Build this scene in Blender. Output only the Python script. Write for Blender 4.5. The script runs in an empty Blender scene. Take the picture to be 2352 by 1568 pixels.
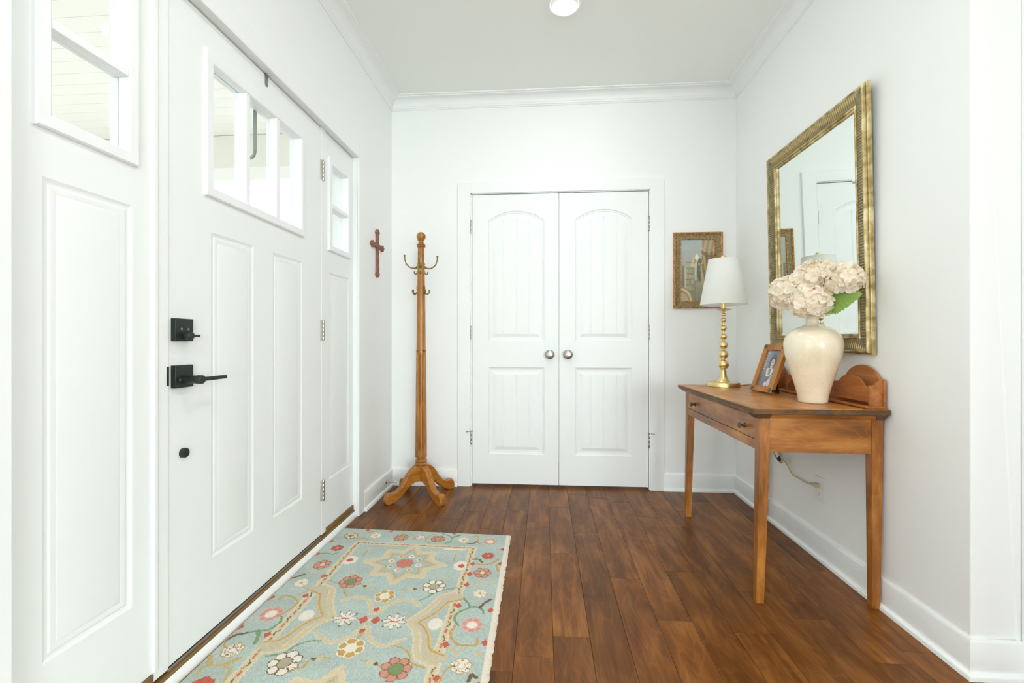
import bpy, bmesh, math, random
import numpy as np
from mathutils import Vector, Matrix

random.seed(7)
RNG = np.random.default_rng(7)
SC = bpy.context.scene
COL = SC.collection
PI = math.pi

# ------------------------------------------------------------------ camera
F_PX, YAW, CAM_H = 1028.3, 0.0707, 1.0194
cam_data = bpy.data.cameras.new('camera')
cam_data.sensor_width = 36.0
cam_data.lens = F_PX * 36.0 / 2352.0
cam_data.clip_start = 0.02
cam = bpy.data.objects.new('camera', cam_data)
cam.location = (0, 0, CAM_H)
cam.rotation_euler = (PI / 2, 0, YAW)
COL.objects.link(cam)
SC.camera = cam

# ------------------------------------------------------------------ room measures (metres)
XD = -1.1114          # face of the front door
XW = -1.0853          # left wall
XR = 1.3017           # right wall
YB = 3.1358           # back wall
YC = 1.463            # outside corner where the right wall ends
ZC = 2.743            # ceiling
YN = -8.0             # far end of the open room behind the camera
XE = 4.8              # far side of the open room

# ------------------------------------------------------------------ world, light, exposure
world = bpy.data.worlds.new('overcast_sky')
SC.world = world
world.use_nodes = True
bg = world.node_tree.nodes['Background']
bg.inputs[0].default_value = (0.93, 0.98, 1.0, 1)
bg.inputs[1].default_value = 1.75

def area_light(name, loc, rot, sx, sy, power, color, shape='RECTANGLE', spread=PI):
    d = bpy.data.lights.new(name, 'AREA')
    d.shape = shape; d.size = sx
    if shape in ('RECTANGLE', 'ELLIPSE'):
        d.size_y = sy
    d.energy = power; d.color = color; d.spread = spread
    o = bpy.data.objects.new(name, d)
    o.location = loc; o.rotation_euler = rot
    COL.objects.link(o)
    return o

DAY = (0.85, 0.965, 1.0)
WARM = (1.0, 0.98, 0.95)
# daylight through the two tall windows of the room behind the camera (openings in wall_rear)
area_light('window_daylight', (0.05, YN + 0.02, 1.35), (PI / 2, 0, 0), 1.9, 2.2, 25, DAY)
area_light('window_daylight', (3.1, YN + 0.02, 1.35), (PI / 2, 0, 0), 2.4, 2.2, 300, DAY)
# added area lights at either side of that room, brightening the hall's side walls
area_light('right_fill_light', (XE - 0.02, -1.3, 1.15), (0, PI / 2, 0), 2.2, 3.0, 85, DAY)
area_light('left_fill_light', (XW + 0.02, -0.75, 1.30), (0, -PI / 2, 0), 2.0, 1.9, 14, DAY)
# the hall's other ceiling downlights, in a row with the one in view
for lx, ly, pw in ((0.25, 0.70, 7.5), (0.1, -0.85, 9), (0.1, -2.4, 9)):
    area_light('ceiling_lamp', (lx, ly, ZC - 0.012), (0, 0, 0), 0.14, 0.14, pw, WARM, 'DISK')

SC.view_settings.view_transform = 'Standard'
SC.view_settings.look = 'None'
SC.view_settings.gamma = 1.0
SC.view_settings.use_curve_mapping = False
SC.view_settings.exposure = 0.11
SC.cycles.max_bounces = 10
SC.cycles.diffuse_bounces = 7
SC.cycles.glossy_bounces = 6
SC.cycles.transparent_max_bounces = 8
SC.cycles.use_adaptive_sampling = True
SC.cycles.adaptive_threshold = 0.1
SC.cycles.adaptive_min_samples = 20
SC.cycles.use_denoising = True

# ------------------------------------------------------------------ materials
def s2l(c):
    c = c / 255.0
    return c / 12.92 if c <= 0.04045 else ((c + 0.055) / 1.055) ** 2.4
def rgb(r, g, b):
    return (s2l(r), s2l(g), s2l(b), 1.0)

def new_mat(name):
    m = bpy.data.materials.new(name); m.use_nodes = True
    nt = m.node_tree; b = nt.nodes['Principled BSDF']
    return m, nt, b
def N(nt, kind, **kw):
    n = nt.nodes.new(kind)
    for k, v in kw.items():
        setattr(n, k, v)
    return n
def ramp(nt, stops):
    r = N(nt, 'ShaderNodeValToRGB'); e = r.color_ramp.elements
    e[0].position, e[0].color = stops[0]
    e[1].position, e[1].color = stops[-1]
    for p, c in stops[1:-1]:
        k = e.new(p); k.color = c
    return r
def plain(name, color, rough=0.5, metal=0.0, bump=0.0, bscale=200, coat=0.0, var=0.0, vscale=30):
    m, nt, b = new_mat(name)
    b.inputs['Base Color'].default_value = color
    b.inputs['Roughness'].default_value = rough
    b.inputs['Metallic'].default_value = metal
    b.inputs['Coat Weight'].default_value = coat
    tc = N(nt, 'ShaderNodeTexCoord')
    if bump:
        n = N(nt, 'ShaderNodeTexNoise'); n.inputs['Scale'].default_value = bscale
        nt.links.new(tc.outputs['Object'], n.inputs['Vector'])
        bp = N(nt, 'ShaderNodeBump'); bp.inputs['Strength'].default_value = bump; bp.inputs['Distance'].default_value = 0.002
        nt.links.new(n.outputs['Fac'], bp.inputs['Height']); nt.links.new(bp.outputs[0], b.inputs['Normal'])
    if var:
        n2 = N(nt, 'ShaderNodeTexNoise'); n2.inputs['Scale'].default_value = vscale; n2.inputs['Detail'].default_value = 5
        nt.links.new(tc.outputs['Object'], n2.inputs['Vector'])
        c = [max(0, x * (1 - var)) for x in color[:3]] + [1]; c2 = [min(1, x * (1 + var)) for x in color[:3]] + [1]
        r = ramp(nt, [(0.3, tuple(c)), (0.7, tuple(c2))])
        nt.links.new(n2.outputs['Fac'], r.inputs[0]); nt.links.new(r.outputs[0], b.inputs['Base Color'])
    return m

def wood(name, dark, mid, light, axis, rough=0.4, blotch=0.5, scale=1.0, coat=0.0, grain=1.0, per_object=0.0, bump=0.06, rings=0.0, spec=0.35):
    """stained wood, grain running along the local axis"""
    m, nt, b = new_mat(name)
    L = nt.links.new
    tc = N(nt, 'ShaderNodeTexCoord')
    vec = tc.outputs['Object']
    oi = None
    if per_object:
        oi = N(nt, 'ShaderNodeObjectInfo')
        mul = N(nt, 'ShaderNodeVectorMath', operation='SCALE'); mul.inputs[3].default_value = 37.0
        cmb = N(nt, 'ShaderNodeCombineXYZ')
        for i in range(3):
            L(oi.outputs['Random'], cmb.inputs[i])
        L(cmb.outputs[0], mul.inputs[0])
        ad = N(nt, 'ShaderNodeVectorMath', operation='ADD'); L(vec, ad.inputs[0]); L(mul.outputs[0], ad.inputs[1])
        vec = ad.outputs[0]
    def mapped(along, across):
        mp = N(nt, 'ShaderNodeMapping'); s = [across * scale] * 3; s['xyz'.index(axis)] = along * scale
        mp.inputs['Scale'].default_value = s; L(vec, mp.inputs['Vector']); return mp.outputs[0]
    n1 = N(nt, 'ShaderNodeTexNoise'); n1.inputs['Scale'].default_value = 1; n1.inputs['Detail'].default_value = 6; n1.inputs['Distortion'].default_value = 1.2
    L(mapped(2.2, 24), n1.inputs['Vector'])
    n2 = N(nt, 'ShaderNodeTexNoise'); n2.inputs['Scale'].default_value = 1; n2.inputs['Detail'].default_value = 4
    L(mapped(7, 220), n2.inputs['Vector'])
    n3 = N(nt, 'ShaderNodeTexNoise'); n3.inputs['Scale'].default_value = 1; n3.inputs['Detail'].default_value = 3; n3.inputs['Distortion'].default_value = 0.6
    L(mapped(3.0, 7.5), n3.inputs['Vector'])
    mx = N(nt, 'ShaderNodeMix'); mx.data_type = 'FLOAT'; mx.inputs[0].default_value = 0.35 * grain
    L(n1.outputs['Fac'], mx.inputs[2]); L(n2.outputs['Fac'], mx.inputs[3])
    mx2 = N(nt, 'ShaderNodeMix'); mx2.data_type = 'FLOAT'; mx2.inputs[0].default_value = blotch
    L(mx.outputs[0], mx2.inputs[2]); L(n3.outputs['Fac'], mx2.inputs[3])
    r = ramp(nt, [(0.30, dark), (0.5, mid), (0.68, light)])
    L(mx2.outputs[0], r.inputs[0])
    out = r.outputs[0]
    if rings:
        # flat-sawn figure: contour lines of a stretched noise
        n4 = N(nt, 'ShaderNodeTexNoise'); n4.inputs['Scale'].default_value = 1; n4.inputs['Detail'].default_value = 2; n4.inputs['Distortion'].default_value = 0.5
        L(mapped(2.4, 9.0), n4.inputs['Vector'])
        m1 = N(nt, 'ShaderNodeMath', operation='MULTIPLY'); m1.inputs[1].default_value = 60.0; L(n4.outputs['Fac'], m1.inputs[0])
        m2 = N(nt, 'ShaderNodeMath', operation='SINE'); L(m1.outputs[0], m2.inputs[0])
        m3 = N(nt, 'ShaderNodeMapRange'); m3.inputs[1].default_value = 0.55; m3.inputs[2].default_value = 1.0; L(m2.outputs[0], m3.inputs[0])
        m4 = N(nt, 'ShaderNodeMath', operation='MULTIPLY'); L(m3.outputs[0], m4.inputs[0]); L(n3.outputs['Fac'], m4.inputs[1])
        m5 = N(nt, 'ShaderNodeMath', operation='MULTIPLY'); m5.inputs[1].default_value = rings; L(m4.outputs[0], m5.inputs[0])
        mc = N(nt, 'ShaderNodeMix'); mc.data_type = 'RGBA'; L(m5.outputs[0], mc.inputs[0]); L(out, mc.inputs[6]); mc.inputs[7].default_value = light
        out = mc.outputs[2]
    if per_object:
        hs = N(nt, 'ShaderNodeHueSaturation')
        mr = N(nt, 'ShaderNodeMapRange'); mr.inputs[3].default_value = 1 - per_object; mr.inputs[4].default_value = 1 + per_object
        L(oi.outputs['Random'], mr.inputs[0]); L(mr.outputs[0], hs.inputs['Value']); L(out, hs.inputs['Color'])
        out = hs.outputs[0]
    L(out, b.inputs['Base Color'])
    b.inputs['Roughness'].default_value = rough
    b.inputs['Specular IOR Level'].default_value = spec
    b.inputs['Coat Weight'].default_value = coat
    b.inputs['Coat Roughness'].default_value = 0.25
    bp = N(nt, 'ShaderNodeBump'); bp.inputs['Strength'].default_value = bump; bp.inputs['Distance'].default_value = 0.002
    L(n2.outputs['Fac'], bp.inputs['Height']); L(bp.outputs[0], b.inputs['Normal'])
    return m

def vcol(name, rough=0.9, bump=0.0, bscale=400, sheen=0.0, spec=0.5, coat=0.0):
    m, nt, b = new_mat(name)
    a = N(nt, 'ShaderNodeVertexColor'); a.layer_name = 'Col'
    nt.links.new(a.outputs[0], b.inputs['Base Color'])
    b.inputs['Roughness'].default_value = rough; b.inputs['Sheen Weight'].default_value = sheen
    b.inputs['Specular IOR Level'].default_value = spec; b.inputs['Coat Weight'].default_value = coat
    if bump:
        tc = N(nt, 'ShaderNodeTexCoord'); n = N(nt, 'ShaderNodeTexNoise'); n.inputs['Scale'].default_value = bscale; n.inputs['Detail'].default_value = 3
        nt.links.new(tc.outputs['Object'], n.inputs['Vector'])
        bp = N(nt, 'ShaderNodeBump'); bp.inputs['Strength'].default_value = bump; bp.inputs['Distance'].default_value = 0.004
        nt.links.new(n.outputs['Fac'], bp.inputs['Height']); nt.links.new(bp.outputs[0], b.inputs['Normal'])
    return m

M = {}
M['wall'] = plain('wall_paint', (0.885, 0.912, 0.905, 1), 0.65, bump=0.05, bscale=350)
M['trim'] = plain('trim_paint', (0.88, 0.91, 0.91, 1), 0.38)
M['door'] = plain('door_paint', (0.87, 0.905, 0.905, 1), 0.42)
M['ceiling'] = plain('ceiling_paint', (0.90, 0.925, 0.905, 1), 0.8, bump=0.04, bscale=250)
M['vinyl'] = plain('window_vinyl', (0.88, 0.90, 0.92, 1), 0.35)
M['outlet'] = plain('outlet_plastic', (0.84, 0.85, 0.83, 1), 0.35)
M['slot'] = plain('outlet_slot', (0.12, 0.12, 0.11, 1), 0.6)
M['black'] = plain('black_metal', rgb(54, 62, 58), 0.42, 0.6, var=0.1, vscale=60)
M['nickel'] = plain('brushed_nickel', rgb(186, 182, 172), 0.32, 1.0)
M['steel'] = plain('galvanised_steel', rgb(150, 155, 155), 0.4, 1.0)
M['rubber'] = plain('white_rubber', rgb(225, 225, 220), 0.6)
M['brass'] = plain('satin_brass', rgb(236, 214, 156), 0.33, 1.0, bump=0.03, bscale=300)
M['antique'] = plain('antique_brass', rgb(142, 118, 72), 0.38, 0.9, var=0.25, vscale=60)
M['sill'] = plain('sill_brown', rgb(128, 98, 56), 0.5, var=0.12, vscale=8)
M['alu'] = plain('threshold_strip', rgb(140, 130, 116), 0.45, 0.4)
M['gap'] = plain('seal_and_gap_shade', rgb(34, 30, 26), 0.8)
M['cord'] = plain('clear_gold_cord', rgb(196, 186, 140), 0.35)
M['tie'] = plain('blue_twist_tie', rgb(40, 60, 95), 0.5)
M['cross'] = plain('red_cast_iron', rgb(146, 96, 84), 0.62, 0.1, bump=0.5, bscale=140, var=0.28, vscale=90)
M['strut'] = plain('black_card', rgb(40, 38, 36), 0.7)
M['leafclip'] = plain('pewter_leaf', rgb(96, 104, 88), 0.5, 0.5)
M['porch_white'] = plain('porch_white', (0.85, 0.85, 0.83, 1), 0.6)
M['porch_board'] = plain('porch_board', (0.90, 0.875, 0.83, 1), 0.6)
M['porch_beam'] = plain('porch_beam', rgb(226, 224, 214), 0.6)
M['concrete'] = plain('porch_concrete', rgb(232, 231, 226), 0.8, var=0.05)
M['stem'] = plain('stem_green', rgb(96, 122, 62), 0.6)

G_DK, G_MD, G_LT = rgb(86, 48, 14), rgb(152, 92, 33), rgb(200, 138, 66)
for ax in 'xyz':
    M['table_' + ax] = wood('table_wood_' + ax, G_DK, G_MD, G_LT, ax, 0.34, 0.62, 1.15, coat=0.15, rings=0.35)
M['table_top'] = wood('table_top_wood', rgb(122, 74, 28), rgb(184, 120, 54), rgb(218, 160, 92), 'y', 0.34, 0.62, 1.15, coat=0.1, rings=0.35, spec=0.3)  # table wood made lighter, painting in the downlight falling on the top
M['table_dark'] = wood('table_dark_wood', rgb(62, 44, 28), rgb(92, 66, 42), rgb(128, 92, 58), 'y', 0.45, 0.4)
M['coat_z'] = wood('oak_z', rgb(104, 62, 20), rgb(166, 110, 46), rgb(202, 148, 76), 'z', 0.33, 0.3, 1.3, coat=0.3)
M['coat_x'] = wood('oak_x', rgb(100, 58, 16), rgb(170, 108, 38), rgb(206, 146, 64), 'x', 0.33, 0.3, 1.3, coat=0.3)
M['rack'] = wood('rack_wood', rgb(120, 66, 30), rgb(168, 104, 54), rgb(196, 134, 80), 'y', 0.5, 0.5, 1.2)
M['rack_edge'] = wood('rack_edge_wood', rgb(84, 58, 38), rgb(128, 94, 62), rgb(170, 130, 92), 'z', 0.6, 0.5, 2)
M['frame_wood'] = wood('photo_frame_wood', rgb(138, 84, 36), rgb(184, 124, 64), rgb(206, 150, 88), 'z', 0.45, 0.35, 1.6)
M['floor'] = wood('floor_plank', rgb(66, 35, 12), rgb(116, 69, 27), rgb(160, 104, 50), 'y', 0.33, 0.5, 1.0, coat=0.0, grain=0.7, per_object=0.20, bump=0.04, rings=0.38, spec=0.22)
M['floor_gap'] = plain('floor_joint', rgb(52, 30, 16), 0.8)

def glass_mat():
    m, nt, b = new_mat('clear_glass')
    nt.nodes.remove(b)
    out = nt.nodes['Material Output']
    tr = N(nt, 'ShaderNodeBsdfTransparent'); tr.inputs[0].default_value = (0.97, 0.985, 0.975, 1)
    gl = N(nt, 'ShaderNodeBsdfGlossy'); gl.inputs['Roughness'].default_value = 0.02
    lw = N(nt, 'ShaderNodeLayerWeight'); lw.inputs[0].default_value = 0.5
    pw = N(nt, 'ShaderNodeMath', operation='POWER'); pw.inputs[1].default_value = 5.0
    fr = N(nt, 'ShaderNodeMath', operation='MULTIPLY_ADD'); fr.inputs[1].default_value = 0.9; fr.inputs[2].default_value = 0.04
    nt.links.new(lw.outputs['Facing'], pw.inputs[0]); nt.links.new(pw.outputs[0], fr.inputs[0])
    mx = N(nt, 'ShaderNodeMixShader')
    nt.links.new(fr.outputs[0], mx.inputs[0]); nt.links.new(tr.outputs[0], mx.inputs[1]); nt.links.new(gl.outputs[0], mx.inputs[2])
    nt.links.new(mx.outputs[0], out.inputs[0])
    return m
M['glass'] = glass_mat()
M['mirror'] = plain('mirror_silver', (0.86, 0.91, 0.885, 1), 0.0, 1.0)

def gold_mat(name, c1, c2, c3, sc=45, rough=0.42, metal=0.75):
    m, nt, b = new_mat(name)
    tc = N(nt, 'ShaderNodeTexCoord'); n = N(nt, 'ShaderNodeTexNoise'); n.inputs['Scale'].default_value = sc; n.inputs['Detail'].default_value = 6
    nt.links.new(tc.outputs['Object'], n.inputs['Vector'])
    r = ramp(nt, [(0.34, c1), (0.5, c2), (0.66, c3)])
    nt.links.new(n.outputs['Fac'], r.inputs[0]); nt.links.new(r.outputs[0], b.inputs['Base Color'])
    b.inputs['Roughness'].default_value = rough; b.inputs['Metallic'].default_value = metal
    bp = N(nt, 'ShaderNodeBump'); bp.inputs['Strength'].default_value = 0.15; bp.inputs['Distance'].default_value = 0.001
    nt.links.new(n.outputs['Fac'], bp.inputs['Height']); nt.links.new(bp.outputs[0], b.inputs['Normal'])
    return m
M['gold'] = gold_mat('gold_leaf', rgb(148, 126, 78), rgb(188, 168, 116), rgb(220, 206, 166), 25, 0.40, 0.6)
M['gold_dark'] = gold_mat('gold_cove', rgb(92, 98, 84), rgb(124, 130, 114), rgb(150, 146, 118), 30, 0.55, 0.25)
M['gold_bronze'] = gold_mat('bronze_leaf', rgb(128, 84, 42), rgb(176, 126, 72), rgb(212, 168, 112), 90, 0.45, 0.4)
M['olive'] = gold_mat('olive_gilt', rgb(116, 102, 66), rgb(140, 126, 88), rgb(158, 146, 108), 120, 0.6, 0.2)

def shade_mat():
    m, nt, b = new_mat('linen_shade')
    nt.nodes.remove(b); out = nt.nodes['Material Output']
    df = N(nt, 'ShaderNodeBsdfDiffuse'); df.inputs[0].default_value = (0.92, 0.945, 0.93, 1)
    tl = N(nt, 'ShaderNodeBsdfTranslucent'); tl.inputs[0].default_value = (0.90, 0.90, 0.86, 1)
    mx = N(nt, 'ShaderNodeMixShader'); mx.inputs[0].default_value = 0.30
    nt.links.new(df.outputs[0], mx.inputs[1]); nt.links.new(tl.outputs[0], mx.inputs[2]); nt.links.new(mx.outputs[0], out.inputs[0])
    return m
M['shade'] = shade_mat()

def vase_mat():
    m, nt, b = new_mat('cream_glaze')
    tc = N(nt, 'ShaderNodeTexCoord')
    v = N(nt, 'ShaderNodeTexNoise'); v.inputs['Scale'].default_value = 260; v.inputs['Detail'].default_value = 2
    v2 = N(nt, 'ShaderNodeTexNoise'); v2.inputs['Scale'].default_value = 7; v2.inputs['Detail'].default_value = 3
    nt.links.new(tc.outputs['Object'], v.inputs['Vector']); nt.links.new(tc.outputs['Object'], v2.inputs['Vector'])
    mx = N(nt, 'ShaderNodeMix'); mx.data_type = 'FLOAT'; mx.inputs[0].default_value = 0.68
    nt.links.new(v.outputs['Fac'], mx.inputs[2]); nt.links.new(v2.outputs['Fac'], mx.inputs[3])
    r = ramp(nt, [(0.3, rgb(226, 206, 172)), (0.5, rgb(238, 225, 200)), (0.7, rgb(245, 237, 220))])
    nt.links.new(mx.outputs[0], r.inputs[0]); nt.links.new(r.outputs[0], b.inputs['Base Color'])
    b.inputs['Roughness'].default_value = 0.22; b.inputs['Coat Weight'].default_value = 0.5; b.inputs['Coat Roughness'].default_value = 0.05
    return m
M['vase'] = vase_mat()

def petal_mat(name, c, c2, trans):
    m, nt, b = new_mat(name)
    nt.nodes.remove(b); out = nt.nodes['Material Output']
    oi = N(nt, 'ShaderNodeObjectInfo')
    r = ramp(nt, [(0.0, c), (1.0, c2)])
    nt.links.new(oi.outputs['Random'], r.inputs[0])
    df = N(nt, 'ShaderNodeBsdfDiffuse'); tl = N(nt, 'ShaderNodeBsdfTranslucent')
    nt.links.new(r.outputs[0], df.inputs[0]); nt.links.new(r.outputs[0], tl.inputs[0])
    mx = N(nt, 'ShaderNodeMixShader'); mx.inputs[0].default_value = trans
    nt.links.new(df.outputs[0], mx.inputs[1]); nt.links.new(tl.outputs[0], mx.inputs[2]); nt.links.new(mx.outputs[0], out.inputs[0])
    return m
M['petal'] = petal_mat('cream_petal', rgb(248, 237, 216), rgb(254, 247, 235), 0.36)
M['core'] = plain('flower_core', rgb(226, 200, 160), 0.9)
M['leaf'] = petal_mat('leaf_green', rgb(148, 184, 96), rgb(156, 190, 104), 0.3)

def emit(name, color, strength):
    m, nt, b = new_mat(name)
    b.inputs['Emission Color'].default_value = color; b.inputs['Emission Strength'].default_value = strength
    return m
M['lens'] = emit('lamp_lens', (1.0, 0.95, 0.9, 1), 14)
M['rug'] = vcol('rug_wool', 0.95, 0.55, 260, sheen=0.2, spec=0.1)
M['print'] = vcol('art_print', 0.5, coat=0.15)
M['photo'] = vcol('photo_print', 0.35, coat=0.2)

# ------------------------------------------------------------------ mesh helpers
class MB:
    def __init__(s):
        s.v = []; s.f = []
    def add(s, vs, fs):
        o = len(s.v); s.v += [tuple(p) for p in vs]; s.f += [tuple(i + o for i in f) for f in fs]; return s
    def box(s, x0, x1, y0, y1, z0, z1):
        return s.add([(x0, y0, z0), (x1, y0, z0), (x1, y1, z0), (x0, y1, z0), (x0, y0, z1), (x1, y0, z1), (x1, y1, z1), (x0, y1, z1)],
                     [(0, 3, 2, 1), (4, 5, 6, 7), (0, 1, 5, 4), (1, 2, 6, 5), (2, 3, 7, 6), (3, 0, 4, 7)])
    def hexa(s, lo, hi):
        """8 corners: four below, four above"""
        return s.add(list(lo) + list(hi), [(0, 3, 2, 1), (4, 5, 6, 7), (0, 1, 5, 4), (1, 2, 6, 5), (2, 3, 7, 6), (3, 0, 4, 7)])
    def lathe(s, prof, n=32, c=(0, 0, 0), axis='z', flute=None):
        """prof: list of (r, h); flute(h, angle)->factor"""
        vs = []; fs = []
        for r, h in prof:
            for k in range(n):
                a = 2 * PI * k / n
                rr = r * (flute(h, a) if flute else 1)
                x, y = rr * math.cos(a), rr * math.sin(a)
                p = {'z': (x, y, h), 'x': (h, x, y), 'y': (y, h, x)}[axis]
                vs.append((p[0] + c[0], p[1] + c[1], p[2] + c[2]))
        m = len(prof)
        for i in range(m - 1):
            for k in range(n):
                a = i * n + k; b = i * n + (k + 1) % n
                fs.append((a, b, b + n, a + n))
        if prof[0][0] > 1e-6: fs.append(tuple(range(n))[::-1])
        if prof[-1][0] > 1e-6: fs.append(tuple((m - 1) * n + k for k in range(n)))
        return s.add(vs, fs)
    def ball(s, c, r, n=16, m=10, sc=(1, 1, 1)):
        vs = []; fs = []
        for i in range(m + 1):
            t = PI * i / m
            for k in range(n):
                a = 2 * PI * k / n
                vs.append((c[0] + sc[0] * r * math.sin(t) * math.cos(a), c[1] + sc[1] * r * math.sin(t) * math.sin(a), c[2] + sc[2] * r * math.cos(t)))
        for i in range(m):
            for k in range(n):
                fs.append((i * n + k, (i + 1) * n + k, (i + 1) * n + (k + 1) % n, i * n + (k + 1) % n))
        return s.add(vs, fs)
    def tube(s, pts, r, n=10, flat=1.0):
        """round (or flattened) bar through the points; r number or list"""
        P = [Vector(p) for p in pts]; R = r if isinstance(r, (list, tuple)) else [r] * len(P)
        T = [(P[min(i + 1, len(P) - 1)] - P[max(i - 1, 0)]).normalized() for i in range(len(P))]
        up = Vector((0, 0, 1))
        if abs(T[0].dot(up)) > 0.95: up = Vector((0, 1, 0))
        u = T[0].cross(up).normalized(); vs = []; fs = []
        for i, p in enumerate(P):
            u = (u - T[i] * u.dot(T[i])).normalized(); w = T[i].cross(u)
            for k in range(n):
                a = 2 * PI * k / n
                vs.append(p + R[i] * (u * math.cos(a) + w * math.sin(a) * flat))
        for i in range(len(P) - 1):
            for k in range(n):
                a = i * n + k; b = i * n + (k + 1) % n
                fs.append((a, b, b + n, a + n))
        fs.append(tuple(range(n))[::-1]); fs.append(tuple((len(P) - 1) * n + k for k in range(n)))
        return s.add(vs, fs)
    def prism(s, poly, lo, hi, fn):
        """polygon (a, b) extruded along c from lo to hi; fn(a, b, c) -> xyz"""
        n = len(poly)
        vs = [fn(a, b, lo) for a, b in poly] + [fn(a, b, hi) for a, b in poly]
        fs = [tuple(range(n))[::-1], tuple(range(n, 2 * n))] + [(i, (i + 1) % n, n + (i + 1) % n, n + i) for i in range(n)]
        return s.add(vs, fs)
    def loft(s, rings, closed=True, cap=True):
        n = len(rings[0]); vs = [p for r in rings for p in r]; fs = []
        for i in range(len(rings) - 1):
            for k in range(n if closed else n - 1):
                a = i * n + k; b = i * n + (k + 1) % n
                fs.append((a, b, b + n, a + n))
        if cap:
            fs.append(tuple(range(n))[::-1]); fs.append(tuple((len(rings) - 1) * n + k for k in range(n)))
        return s.add(vs, fs)
    def build(s, name, mat, parent=None, smooth=35, bevel=0.0, weld=True, seg=2):
        me = bpy.data.meshes.new(name); me.from_pydata(s.v, [], s.f)
        bm = bmesh.new(); bm.from_mesh(me)
        if weld: bmesh.ops.remove_doubles(bm, verts=bm.verts, dist=1e-6)
        bmesh.ops.recalc_face_normals(bm, faces=bm.faces)
        bm.to_mesh(me); bm.free()
        if smooth:
            me.shade_smooth(); me.set_sharp_from_angle(angle=math.radians(smooth))
        me.materials.append(M[mat] if isinstance(mat, str) else mat)
        o = bpy.data.objects.new(name, me); COL.objects.link(o)
        if parent is not None: o.parent = parent
        if bevel:
            b = o.modifiers.new('bevel', 'BEVEL'); b.width = bevel; b.segments = seg; b.limit_method = 'ANGLE'; b.angle_limit = math.radians(40)
        return o

def thing(name, label, cat, loc=(0, 0, 0), rot=(0, 0, 0), group=None):
    o = bpy.data.objects.new(name, None); COL.objects.link(o)
    o.empty_display_size = 0.05; o.location = loc; o.rotation_euler = rot
    return tag(o, label, cat, group)
def tag(o, label, cat, group=None, kind=None):
    o['label'] = label; o['category'] = cat
    if group: o['group'] = group
    if kind: o['kind'] = kind
    return o
def struct(o, label, cat):
    return tag(o, label, cat, kind='structure')
def copy_part(o, parent, loc=None, rot=None, scale=None):
    c = o.copy(); COL.objects.link(c); c.parent = parent
    if loc is not None: c.location = loc
    if rot is not None: c.rotation_euler = rot
    if scale is not None: c.scale = scale
    return c
def bez(p0, p1, p2, p3, n=12):
    out = []
    for i in range(n + 1):
        t = i / n; q = 1 - t
        out.append(tuple(q**3 * a + 3 * q * q * t * b + 3 * q * t * t * c + t**3 * d for a, b, c, d in zip(p0, p1, p2, p3)))
    return out
def spline(pts, per=8):
    P = [Vector(p) for p in pts]; P = [2 * P[0] - P[1]] + P + [2 * P[-1] - P[-2]]; out = []
    for i in range(1, len(P) - 2):
        for k in range(per):
            t = k / per
            out.append(0.5 * ((2 * P[i]) + (P[i + 1] - P[i - 1]) * t + (2 * P[i - 1] - 5 * P[i] + 4 * P[i + 1] - P[i + 2]) * t * t + (-P[i - 1] + 3 * P[i] - 3 * P[i + 1] + P[i + 2]) * t**3))
    out.append(P[-2]); return [tuple(p) for p in out]

# ================================================================== THE SETTING
# ---- floor: dark bed with separate planks laid on it
bed = MB().box(XW - 0.01, XE, YN, 3.9, -0.05, -0.004).build('floor', 'floor_gap')
struct(bed, 'brown stained maple plank floor running to the closet', 'floor')
PW, PX0 = 0.127, 0.032
JOINTS = {0: [1.558, 2.166, 2.76], 1: [1.30, 2.408, 3.004], -1: [1.45, 2.533], 2: [1.955, 2.95], 3: [1.673, 2.882], -2: [1.93, 2.70],
          4: [1.28, 2.031], 5: [1.62, 2.514], 8: [1.50, 2.448], 9: [1.56, 2.081], 6: [1.89, 2.75], 7: [1.717, 2.927], -4: [2.663, 1.8],
          -5: [2.544, 1.7], -3: [2.423, 1.5], -6: [2.826, 2.0], -7: [2.60, 1.6], -8: [2.75, 1.9], -9: [2.4]}
def plank(x0, x1, y0, y1):
    g = 0.0004; c = 0.0011; dz = RNG.uniform(-0.0002, 0.0002)
    x0 += g; x1 -= g; y0 += g; y1 -= g
    cx, cy = (x0 + x1) / 2, (y0 + y1) / 2
    hx, hy = (x1 - x0) / 2, (y1 - y0) / 2
    m = MB()
    lo = [(-hx, -hy, -0.006), (hx, -hy, -0.006), (hx, hy, -0.006), (-hx, hy, -0.006)]
    md = [(-hx, -hy, -c), (hx, -hy, -c), (hx, hy, -c), (-hx, hy, -c)]
    hi = [(-hx + c, -hy + c, dz), (hx - c, -hy + c, dz), (hx - c, hy - c, dz), (-hx + c, hy - c, dz)]
    m.loft([lo, md, hi])
    o = m.build('plank', 'floor', bed, smooth=0)
    o.location = (cx, cy, 0)
for row in range(-9, 13):
    x0 = PX0 + row * PW; x1 = x0 + PW
    x0 = max(x0, XW - 0.008)
    if x1 <= x0 + 0.01: continue
    if row <= 10:
        ys = sorted(JOINTS.get(row, [2.3]))
        y = ys[0]; cuts = list(ys)
        while y > -0.2:
            y -= 0.45 + 0.7 * random.random(); cuts.append(max(y, -0.6))
        if ys[-1] < 2.2: cuts.append(ys[-1] + 0.62)
        cuts.append(3.75); cuts = sorted(set(round(c, 3) for c in cuts))
    elif row <= 12:
        cuts = [-0.6, 0.3 + 0.5 * random.random(), YC - 0.03]
    else:
        cuts = [-0.6, YC - 0.03]
    if row == 10: cuts = [c for c in cuts if c < YC - 0.2] + [YC - 0.02]
    for a, b in zip(cuts, cuts[1:]):
        if b - a > 0.03: plank(x0, x1, a, b)
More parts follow.
